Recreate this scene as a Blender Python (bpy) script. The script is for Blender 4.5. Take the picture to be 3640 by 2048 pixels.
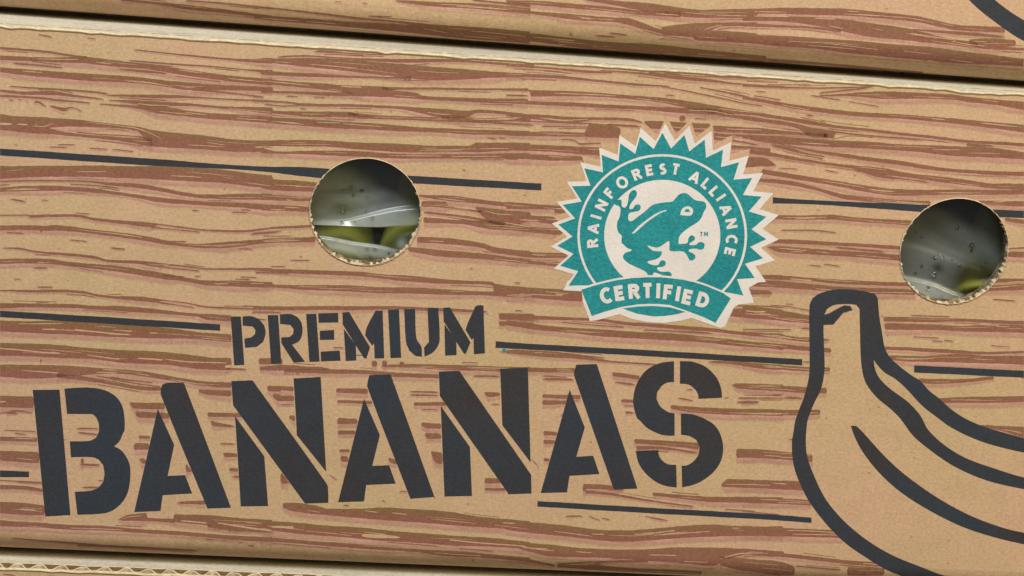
import bpy, bmesh, math, random
import numpy as np
from mathutils import Vector, Matrix
from mathutils.geometry import tessellate_polygon

random.seed(7)
rng = np.random.default_rng(11)
for o in list(bpy.data.objects):
    bpy.data.objects.remove(o)
scene = bpy.context.scene
C = scene.collection

# ------------------------------------------------------------------ camera
PITCH, YAW, ROLL, FPX, DIST = 17.0, 5.5, 4.8, 6792.0, 0.821
ZC = 0.1396                      # height of the aimed-at point on the box front
p_, y_, r_ = (math.radians(a) for a in (PITCH, YAW, ROLL))
FW = np.array([math.sin(y_) * math.cos(p_), math.cos(y_) * math.cos(p_), -math.sin(p_)])
RT = np.cross(FW, [0, 0, 1.0]); RT /= np.linalg.norm(RT)
UP = np.cross(RT, FW)
RT, UP = math.cos(r_) * RT + math.sin(r_) * UP, -math.sin(r_) * RT + math.cos(r_) * UP
CAM = np.array([0, 0, ZC]) - DIST * FW
cam_data = bpy.data.cameras.new('camera')
cam_data.sensor_width = 36.0
cam_data.lens = FPX * 36.0 / 3640.0
cam_data.clip_start, cam_data.clip_end = 0.01, 50.0
cam = bpy.data.objects.new('camera', cam_data)
C.objects.link(cam)
cam.matrix_world = Matrix((
    (RT[0], UP[0], -FW[0], CAM[0]), (RT[1], UP[1], -FW[1], CAM[1]),
    (RT[2], UP[2], -FW[2], CAM[2]), (0, 0, 0, 1)))
scene.camera = cam

# ------------------------------------------------------------------ light
world = bpy.data.worlds.new('World')
scene.world = world
world.use_nodes = True
world.node_tree.nodes['Background'].inputs[0].default_value = (0.95, 0.98, 1.0, 1)
world.node_tree.nodes['Background'].inputs[1].default_value = 0.10


def area(name, loc, target, sx, sy, power, col):
    l = bpy.data.lights.new(name, 'AREA')
    l.shape = 'RECTANGLE'
    l.size, l.size_y, l.energy, l.color = sx, sy, power, col
    o = bpy.data.objects.new(name, l)
    o.location = loc
    o.rotation_euler = (Vector(target) - Vector(loc)).to_track_quat('-Z', 'Y').to_euler()
    C.objects.link(o)


area('ceiling_lamp', (-0.40, -1.10, 1.95), (0, 0, 0.1), 1.3, 0.45, 57, (1.0, 0.99, 0.985))
area('added_warm_fill', (1.5, -1.2, 1.3), (0.2, 0, 0.1), 0.6, 0.6, 34, (1.0, 0.78, 0.37))  # added fill to yellow the right side, not a known lamp
vs = scene.view_settings
vs.view_transform, vs.look, vs.gamma, vs.exposure = 'Standard', 'None', 1.0, 0.0
scene.cycles.transparent_max_bounces = 32

# ------------------------------------------------------------------ photo pixel -> place
TILES = dict(A=(0, 0), B=(900, 0), C=(1800, 0), D=(2640, 0), E=(0, 486), F=(900, 486), G=(1800, 400), H=(2640, 486),
             I=(0, 986), J=(900, 986), K=(1800, 940), L=(2640, 986), M=(0, 1486), N=(900, 1486), O=(1800, 1486),
             P=(2640, 1486), Q=(2120, 620), R=(1090, 550), S=(3180, 690))
SC = dict(Q=3.622, R=3.45, S=3.45)


def tp(t, x, y):
    if t is None:
        return (x, y)
    ox, oy = TILES[t]
    s = SC.get(t, 2.576)
    return (ox + x / s, oy + y / s)


def ray(px, py):
    return FW + RT * ((px - 1820) / FPX) - UP * ((py - 1024) / FPX)


def on_plane(px, py, y0=0.0, slope=0.0):
    """point of the upright plane y = y0 + slope * x seen at this pixel"""
    d = ray(px, py)
    t = (y0 + slope * CAM[0] - CAM[1]) / (d[1] - slope * d[0])
    return CAM + t * d


def project(P):
    v = np.asarray(P) - CAM
    z = v @ FW
    return 1820 + FPX * (v @ RT) / z, 1024 - FPX * (v @ UP) / z


# ------------------------------------------------------------------ materials
def srgb(r, g, b):
    f = lambda c: (c / 255 / 12.92) if c / 255 <= 0.04045 else ((c / 255 + 0.055) / 1.055) ** 2.4
    return (f(r), f(g), f(b), 1)


class Mat:
    def __init__(self, name):
        self.m = bpy.data.materials.new(name)
        self.m.use_nodes = True
        self.t = self.m.node_tree
        self.n, self.l = self.t.nodes, self.t.links
        self.bsdf = self.n['Principled BSDF']
        self.out = self.n['Material Output']
        self.tc = self.n.new('ShaderNodeTexCoord')

    def link(self, a, b):
        self.l.new(a, b)

    def noise(self, scale, detail=3, rough=0.6, stretch=(1, 1, 1)):
        mp = self.n.new('ShaderNodeMapping')
        mp.inputs['Scale'].default_value = stretch
        self.link(self.tc.outputs['Object'], mp.inputs[0])
        x = self.n.new('ShaderNodeTexNoise')
        x.inputs['Scale'].default_value = scale
        x.inputs['Detail'].default_value = detail
        x.inputs['Roughness'].default_value = rough
        self.link(mp.outputs[0], x.inputs['Vector'])
        return x.outputs['Fac']

    def ramp(self, fac, stops):
        r = self.n.new('ShaderNodeValToRGB')
        e = r.color_ramp.elements
        while len(e) < len(stops):
            e.new(0.5)
        for q, (p, c) in zip(e, stops):
            q.position, q.color = p, c
        self.link(fac, r.inputs[0])
        return r.outputs[0]

    def mix(self, fac, a, b, mode='MIX'):
        x = self.n.new('ShaderNodeMix')
        x.data_type, x.blend_type = 'RGBA', mode
        for s, v in ((x.inputs[0], fac), (x.inputs[6], a), (x.inputs[7], b)):
            if hasattr(v, 'is_output'):
                self.link(v, s)
            else:
                s.default_value = v
        return x.outputs[2]

    def attr(self, name):
        a = self.n.new('ShaderNodeAttribute')
        a.attribute_name = name
        return a.outputs['Fac']

    def math(self, op, a, b=0.0):
        x = self.n.new('ShaderNodeMath')
        x.operation = op
        for s, v in ((x.inputs[0], a), (x.inputs[1], b)):
            if hasattr(v, 'is_output'):
                self.link(v, s)
            else:
                s.default_value = v
        return x.outputs[0]

    def bump(self, h, strength, dist):
        b = self.n.new('ShaderNodeBump')
        b.inputs['Strength'].default_value = strength
        b.inputs['Distance'].default_value = dist
        self.link(h, b.inputs['Height'])
        self.link(b.outputs[0], self.bsdf.inputs['Normal'])

    def board(self):
        """slight waviness of the corrugated wall: faint flutes and soft dents"""
        w = self.n.new('ShaderNodeTexWave')
        w.inputs['Scale'].default_value = 17.0
        w.inputs['Distortion'].default_value = 0.6
        self.link(self.tc.outputs['Object'], w.inputs['Vector'])
        dents = self.noise(16, 3, 0.5)
        fine = self.noise(700, 4, 0.7)
        h = self.math('ADD', self.math('MULTIPLY', w.outputs['Fac'], 0.012), self.math('MULTIPLY', dents, 0.9))
        h = self.math('ADD', h, self.math('MULTIPLY', fine, 0.05))
        self.bump(h, 0.35, 0.004)

    def base(self, c, rough=0.8, spec=0.2):
        if hasattr(c, 'is_output'):
            self.link(c, self.bsdf.inputs['Base Color'])
        else:
            self.bsdf.inputs['Base Color'].default_value = c
        self.bsdf.inputs['Roughness'].default_value = rough
        self.bsdf.inputs['Specular IOR Level'].default_value = spec


g = lambda v: (v, v, v, 1)


def paper_grain(M, col, amount=0.5):
    """short pulp fibres, blotches and dark flecks over a colour"""
    n1 = M.ramp(M.noise(520, 5, 0.7, (1, 1, 1.5)), ((0.28, g(0.26)), (0.72, g(0.74))))
    c = M.mix(amount, col, n1, 'SOFT_LIGHT')
    n2 = M.ramp(M.noise(1500, 2, 0.6, (0.6, 1, 1)), ((0.3, g(0.28)), (0.7, g(0.72))))
    c = M.mix(amount * 0.8, c, n2, 'SOFT_LIGHT')
    n3 = M.ramp(M.noise(95, 3, 0.6), ((0.3, g(0.44)), (0.7, g(0.56))))
    c = M.mix(amount, c, n3, 'SOFT_LIGHT')
    return c


KRAFT_A, KRAFT_B = (0.506, 0.374, 0.217, 1), (0.546, 0.362, 0.244, 1)


def kraft_colour(M):
    c = M.ramp(M.noise(13, 4, 0.6), ((0.35, KRAFT_A), (0.65, KRAFT_B)))
    c = paper_grain(M, c, 0.55)
    fl = M.ramp(M.noise(430, 1, 0.5, (0.55, 1, 1)), ((0.0, g(1)), (0.235, g(1)), (0.26, g(0)), (1.0, g(0))))
    c = M.mix(M.math('MULTIPLY', fl, 0.5), c, (0.13, 0.075, 0.04, 1))
    lt = M.ramp(M.noise(390, 1, 0.5, (0.7, 1, 1.2)), ((0.0, g(0)), (0.76, g(0)), (0.79, g(1)), (1.0, g(1))))
    return M.mix(M.math('MULTIPLY', lt, 0.35), c, (0.75, 0.62, 0.42, 1))


mk = Mat('kraft_board')
mk.base(kraft_colour(mk), 0.85, 0.15)
mk.board()
KRAFT = mk.m

mi = Mat('kraft_inside')
mi.base(paper_grain(mi, (0.40, 0.28, 0.16, 1)), 0.9, 0.1)
INSIDE = mi.m
mc = Mat('shaded_flute_hollow')
mc.base(paper_grain(mc, (0.22, 0.14, 0.075, 1)), 0.9, 0.1)  # shade of the open flutes put into the colour, darker than the inside board
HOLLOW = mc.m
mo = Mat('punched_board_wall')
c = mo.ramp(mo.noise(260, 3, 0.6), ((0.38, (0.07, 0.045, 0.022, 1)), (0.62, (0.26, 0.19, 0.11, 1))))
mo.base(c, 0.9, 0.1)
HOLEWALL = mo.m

mp = Mat('pale_board')
c = mp.ramp(mp.noise(60, 4, 0.6, (0.12, 1, 1)), ((0.3, (0.36, 0.35, 0.29, 1)), (0.7, (0.50, 0.475, 0.40, 1))))
mp.base(paper_grain(mp, c, 0.6), 0.85, 0.15)
PALE = mp.m

me = Mat('cut_board_edge')
c = me.ramp(me.noise(300, 4, 0.7), ((0.3, (0.40, 0.32, 0.20, 1)), (0.7, (0.66, 0.58, 0.42, 1))))
me.base(c, 0.85, 0.15)
EDGE = me.m

# brown wood grain ink: olive on its upper side, reddish on its lower side
mg = Mat('brown_grain_ink')
tone = mg.attr('tone')
c = mg.ramp(tone, ((0.0, (0.215, 0.138, 0.062, 1)), (0.4, (0.236, 0.116, 0.066, 1)), (1.0, (0.268, 0.106, 0.082, 1))))
c = mg.mix(mg.ramp(mg.noise(14, 2, 0.5), ((0.4, g(0)), (0.6, g(0.45)))), c, (0.262, 0.120, 0.086, 1))
mg.base(paper_grain(mg, c, 0.5), 0.75, 0.2)
mg.board()
GRAIN = mg.m

# faint pink wash of the same ink along the lower side of the stripes
mh = Mat('pink_ink_wash')
c = paper_grain(mh, (0.570, 0.332, 0.268, 1), 0.55)
mh.base(c, 0.85, 0.15)
tr = mh.n.new('ShaderNodeBsdfTransparent')
mx = mh.n.new('ShaderNodeMixShader')
mh.link(mh.math('MULTIPLY', mh.attr('tone'), mh.ramp(mh.noise(45, 2, 0.5), ((0.3, g(0.4)), (0.6, g(1.0))))), mx.inputs[0])
mh.link(tr.outputs[0], mx.inputs[1])
mh.link(mh.bsdf.outputs[0], mx.inputs[2])
mh.link(mx.outputs[0], mh.out.inputs[0])
mh.board()
WASH = mh.m

mb = Mat('black_ink')
c = mb.ramp(mb.noise(16, 3, 0.6), ((0.32, (0.042, 0.037, 0.041, 1)), (0.62, (0.032, 0.042, 0.060, 1))))
mb.base(paper_grain(mb, c, 0.4), 0.6, 0.3)
mb.board()
BLACK = mb.m

mt = Mat('teal_ink')
c = mt.ramp(mt.noise(40, 4, 0.6), ((0.3, (0.017, 0.225, 0.262, 1)), (0.7, (0.022, 0.275, 0.312, 1))))
mt.base(paper_grain(mt, c, 0.75), 0.65, 0.25)
mt.board()
TEAL = mt.m

mw = Mat('white_ink')
c = mw.ramp(mw.noise(55, 4, 0.6), ((0.3, (0.66, 0.63, 0.635, 1)), (0.7, (0.75, 0.72, 0.72, 1))))
mw.base(paper_grain(mw, c, 0.45), 0.8, 0.2)
mw.board()
WHITE = mw.m

# ------------------------------------------------------------------ mesh helpers
def new_obj(name, me, parent=None, mats=()):
    for m in mats:
        me.materials.append(m)
    o = bpy.data.objects.new(name, me)
    C.objects.link(o)
    if parent:
        o.parent = parent
    return o


def mesh(name, v, f, midx=None, tone=None, smooth=False):
    me = bpy.data.meshes.new(name)
    me.from_pydata([tuple(map(float, q)) for q in v], [], [tuple(map(int, q)) for q in f])
    if midx is not None:
        me.polygons.foreach_set('material_index', midx)
    if tone is not None:
        a = me.attributes.new('tone', 'FLOAT', 'POINT')
        a.data.foreach_set('value', np.asarray(tone, dtype=np.float32))
    if smooth:
        me.polygons.foreach_set('use_smooth', [True] * len(me.polygons))
    me.update()
    return me


# box dimensions (metres); local frame: x along the front, y into the box, z up
H, T, RF, DEPTH, G0 = 0.2386, 0.0065, 0.014, 0.38, 0.0026
XL, XR = -0.292, 0.252
hole_c = []
for (hx, hy, rx, ry) in ((1299, 754, 196, 188), (3391.6, 894, 190, 187)):
    P = on_plane(hx, hy)
    a, b = on_plane(hx - rx, hy), on_plane(hx + rx, hy)
    hole_c.append((P[0], P[2], 0.5 * np.linalg.norm(a - b)))


def fold(z):
    """y of the outside of the front wall where it rolls under at the bottom"""
    z = max(z - G0, 0.0)
    return RF - math.sqrt(max(RF * RF - (RF - z) ** 2, 0)) if z < RF else 0.0


class Plane:
    """front of one box: pixel -> local point of its print"""
    def __init__(self, y0=0.0, slope=0.0, org=(0, 0, 0)):
        self.y0, self.s, self.o = y0, slope, org
        self.ca, self.sa = math.cos(math.atan(slope)), math.sin(math.atan(slope))

    def __call__(self, px, py):
        P = on_plane(px, py, self.y0, self.s)
        dx, dy = P[0] - self.o[0], P[1] - self.o[1]
        return (dx * self.ca + dy * self.sa, P[2] - self.o[2])


MID = Plane()


def lift(x, z, off):
    return (x, fold(z) - off * 0.25, z)


def poly_mesh(polys, plane, off, name, jitter=0.0):
    """flat ink shapes: polys = list of outlines (pixel lists, or (outline, hole...) tuples)"""
    V, F = [], []
    for k, P in enumerate(polys):
        loops = P if isinstance(P, tuple) else (P,)
        pts = []
        for L in loops:
            pts.append([Vector((*plane(x, y), 0)) for x, y in L])
        flat = [q for L in pts for q in L]
        b = len(V)
        for q in flat:
            V.append(lift(q.x, q.y, off + k * 4e-7))
        for tri in tessellate_polygon(pts):
            i, j, l = tri
            a, bb, cc = flat[i], flat[j], flat[l]
            s = (bb.x - a.x) * (cc.y - a.y) - (bb.y - a.y) * (cc.x - a.x)
            F.append((b + i, b + j, b + l) if s > 0 else (b + i, b + l, b + j))
    return mesh(name, V, F)


def smooth_loop(pts, n=4):
    """closed Catmull-Rom through points"""
    P = np.array(pts, float)
    out = []
    for i in range(len(P)):
        p0, p1, p2, p3 = P[i - 1], P[i], P[(i + 1) % len(P)], P[(i + 2) % len(P)]
        for k in range(n):
            t = k / n
            out.append(0.5 * (2 * p1 + (p2 - p0) * t + (2 * p0 - 5 * p1 + 4 * p2 - p3) * t * t
                              + (3 * p1 - p0 - 3 * p2 + p3) * t ** 3))
    return [tuple(q) for q in out]


def soften(P, n=4, corner=29):
    """round the runs of gentle turns of an outline, keep its real corners"""
    A = [np.array(p, float) for p in P]
    N = len(A)
    turn = []
    for i in range(N):
        a, b = A[i] - A[i - 1], A[(i + 1) % N] - A[i]
        c = (a @ b) / ((np.linalg.norm(a) * np.linalg.norm(b)) or 1)
        turn.append(math.degrees(math.acos(max(-1, min(1, c)))) < corner)
    out = []
    for i in range(N):
        j = (i + 1) % N
        e = A[j] - A[i]
        L = np.linalg.norm(e)
        if not (turn[i] or turn[j]) or L < 2:
            out.append(tuple(A[i]))
            continue
        def tan(k):
            if not turn[k]:
                return e
            d = A[(k + 1) % N] - A[k - 1]
            return d / (np.linalg.norm(d) or 1) * L
        m0, m1 = tan(i), tan(j)
        for q in range(n):
            t = q / n
            out.append(tuple((2 * t ** 3 - 3 * t * t + 1) * A[i] + (t ** 3 - 2 * t * t + t) * m0
                             + (3 * t * t - 2 * t ** 3) * A[j] + (t ** 3 - t * t) * m1))
    return out


def pts(s):
    """'I 300 1030, 545 1028, M 645 888' -> pixels; a tile letter stays valid until the next"""
    out, t = [], None
    for item in s.split(','):
        w = item.split()
        if w[0].isalpha():
            t = w.pop(0)
        out.append(tp(t, float(w[0]), float(w[1])))
    return out


def stroke(path, w):
    """one polyline of constant width -> quads joined as a single outline with mitred corners"""
    P = [np.array(q, float) for q in path]
    L, Rr = [], []
    closed = np.linalg.norm(P[0] - P[-1]) < 1e-6
    n = len(P)
    for i in range(n):
        if closed:
            a, b = P[i - 1] if i else P[-2], P[i + 1] if i < n - 1 else P[1]
        else:
            a, b = P[max(i - 1, 0)], P[min(i + 1, n - 1)]
        d1, d2 = P[i] - a, b - P[i]
        d1 = d1 / (np.linalg.norm(d1) or 1)
        d2 = d2 / (np.linalg.norm(d2) or 1)
        if not closed and i == 0:
            d1 = d2
        if not closed and i == n - 1:
            d2 = d1
        d = d1 + d2
        d /= np.linalg.norm(d) or 1
        nrm = np.array([-d[1], d[0]])
        m = w / 2 / max(0.45, abs(d @ d1))
        L.append(P[i] + nrm * m)
        Rr.append(P[i] - nrm * m)
    return [[tuple(L[i]), tuple(L[i + 1]), tuple(Rr[i + 1]), tuple(Rr[i])] for i in range(n - 1)]


def hermite(xs, ys, q):
    xs, ys = np.array(xs, float), np.array(ys, float)
    if len(xs) == 2:
        return np.interp(q, xs, ys)
    d = np.diff(ys) / np.diff(xs)
    m = np.zeros(len(xs))
    m[0], m[-1] = d[0], d[-1]
    for i in range(1, len(xs) - 1):
        m[i] = 0 if d[i - 1] * d[i] <= 0 else 2 * d[i - 1] * d[i] / (d[i - 1] + d[i])
    i = np.clip(np.searchsorted(xs, q) - 1, 0, len(xs) - 2)
    h = xs[i + 1] - xs[i]
    t = (q - xs[i]) / h
    return ((2 * t ** 3 - 3 * t * t + 1) * ys[i] + (t ** 3 - 2 * t * t + t) * h * m[i]
            + (-2 * t ** 3 + 3 * t * t) * ys[i + 1] + (t ** 3 - t * t) * h * m[i + 1])


def wob(x, seed, s1=37.0, s2=11.0):
    return (np.sin(x / s1 + seed * 1.7) * 0.6 + np.sin(x / s2 + seed * 3.1) * 0.4
            + np.sin(x / 5.3 + seed * 5.3) * 0.12)


def parse_bands(txt):
    """lines of 'A 0 430 445, 400 ...' (x, upper edge, lower edge)"""
    out = []
    for line in txt.strip().split(';'):
        line = line.strip()
        if not line:
            continue
        t, rest = line[0], line[1:]
        arr = [tuple(map(float, w.split())) for w in rest.split(',')]
        out.append((t, arr))
    return out


def fine_grain(bands, seed):
    """slivers left unprinted inside the broad stripes, hairlines running beside the long ones"""
    r = np.random.default_rng(seed)
    hair, gap = [], []
    for t, arr in bands:
        a = [(*tp(t, x, u), tp(t, x, w)[1]) for x, u, w in arr]
        xs = [p[0] for p in a]
        L = xs[-1] - xs[0]
        if L < 130:
            continue
        up = lambda q: hermite(xs, [p[1] for p in a], np.array([q]))[0]
        lo = lambda q: hermite(xs, [p[2] for p in a], np.array([q]))[0]
        for _ in range(int(L / 150) + 1):
            x0 = r.uniform(xs[0], xs[-1] - 60)
            x1 = min(xs[-1] - 6, x0 + r.uniform(45, 190))
            mid = (x0 + x1) / 2
            h = lo(mid) - up(mid)
            k0 = r.uniform(0.25, 0.8)
            w = r.uniform(1.2, 3.2)
            if h > 15 and r.random() < 0.8:
                k1 = k0 + r.uniform(-0.12, 0.12)
                row = []
                for f in (0, 0.5, 1):
                    q = x0 + (x1 - x0) * f
                    y = up(q) + (lo(q) - up(q)) * (k0 + (k1 - k0) * f)
                    row.append((q, y - w * (0.5 if f == 0.5 else 0.3), y + w * (0.5 if f == 0.5 else 0.3)))
                gap.append((None, row))
            elif r.random() < 0.32:
                o0, o1 = r.uniform(3, 9), r.uniform(3, 9)
                side = r.random() < 0.6
                row = []
                for f in (0, 0.5, 1):
                    q = x0 + (x1 - x0) * f
                    o_ = o0 + (o1 - o0) * f
                    y = lo(q) + o_ if side else up(q) - o_
                    row.append((q, y - w * 0.5, y + w * 0.5))
                hair.append((None, row))
    return hair, gap


def ribbons(bands, plane, off, step_off, name, halo=False, clip_holes=True, rough=1.0, jag=1.0, plain=False):
    V, F, TN = [], [], []
    for k, (t, arr) in enumerate(bands):
        a = [(*tp(t, x, u), tp(t, x, w)[1]) for x, u, w in arr]
        xs = [q[0] for q in a]
        x0, x1 = xs[0], xs[-1]
        n = max(3, int((x1 - x0) / 4.0) + 1)
        q = np.linspace(x0, x1, n)
        up, lo = hermite(xs, [p[1] for p in a], q), hermite(xs, [p[2] for p in a], q)
        h = lo - up
        amp = np.minimum(0.9, h * 0.10) * rough
        up = up + wob(q, k + 0.3) * amp * jag
        lo = lo + wob(q, k + 7.9) * amp * jag
        if not plain:
            # broad ends are blunt, thin ones run out to a point
            la = 2.0 if h[0] > 8.5 else np.clip(h[0] * 2.2, 5, 20)
            lb = 2.0 if h[-1] > 8.5 else np.clip(h[-1] * 2.2, 5, 20)
            end = np.minimum(1, np.minimum((q - x0 + 1.0) / la, (x1 - q + 1.0) / lb))
            if x0 < 3 or x0 in (900, 1800, 2640):
                end = np.where(q < (x0 + x1) / 2, 1, end)
            if x1 > 3630:
                end = np.where(q > (x0 + x1) / 2, 1, end)
            mid = (up + lo) / 2
            up, lo = mid + (up - mid) * end, mid + (lo - mid) * end
        if halo:
            ext = np.clip(h * 1.1, 7, 24)
            rows = [lo - 1, lo + ext * 0.45, lo + ext]
            tones = [1.0, 0.8, 0.0]
        else:
            near = any(x0 < hx + 240 and x1 > hx - 240 and up.min() < hy + 240 and lo.max() > hy - 240
                       for hx, hy in ((1299, 754), (3392, 894)))
            m = int(np.clip(h.max() / 5, 1, 16)) if near and clip_holes else 1
            if min(plane(q[i_], lo[i_])[1] for i_ in range(0, n, 3)) < RF + G0:
                m = max(m, int(np.clip(h.max() / 6, 3, 12)))
            rows = [up + (lo - up) * j / m for j in range(m + 1)]
            tones = [j / m for j in range(m + 1)]
        grid = []
        for i in range(n):
            col = []
            for r, tn in zip(rows, tones):
                x, z = plane(q[i], r[i])
                col.append((x, min(z, H - 0.0012), z))
            grid.append(col)
        ids = {}

        def vid(i, j):
            if (i, j) not in ids:
                ids[i, j] = len(V)
                x, z, _ = grid[i][j]
                V.append(lift(x, z, off + k * step_off))
                TN.append(tones[j])
            return ids[i, j]
        for i in range(n - 1):
            for j in range(len(rows) - 1):
                cs = (grid[i][j], grid[i][j + 1], grid[i + 1][j + 1], grid[i + 1][j])
                x = sum(c_[0] for c_ in cs) / 4
                z = sum(c_[2] for c_ in cs) / 4
                if z < 0.0030 or z > H - 0.0014 or x < XL + 0.002 or x > XR - 0.002:
                    continue
                if clip_holes and any((x - hx) ** 2 + (z - hz) ** 2 < (hr + 0.0003) ** 2 for hx, hz, hr in hole_c):
                    continue
                F.append((vid(i, j), vid(i, j + 1), vid(i + 1, j + 1), vid(i + 1, j)))
    return mesh(name, V, F, tone=TN)

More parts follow.
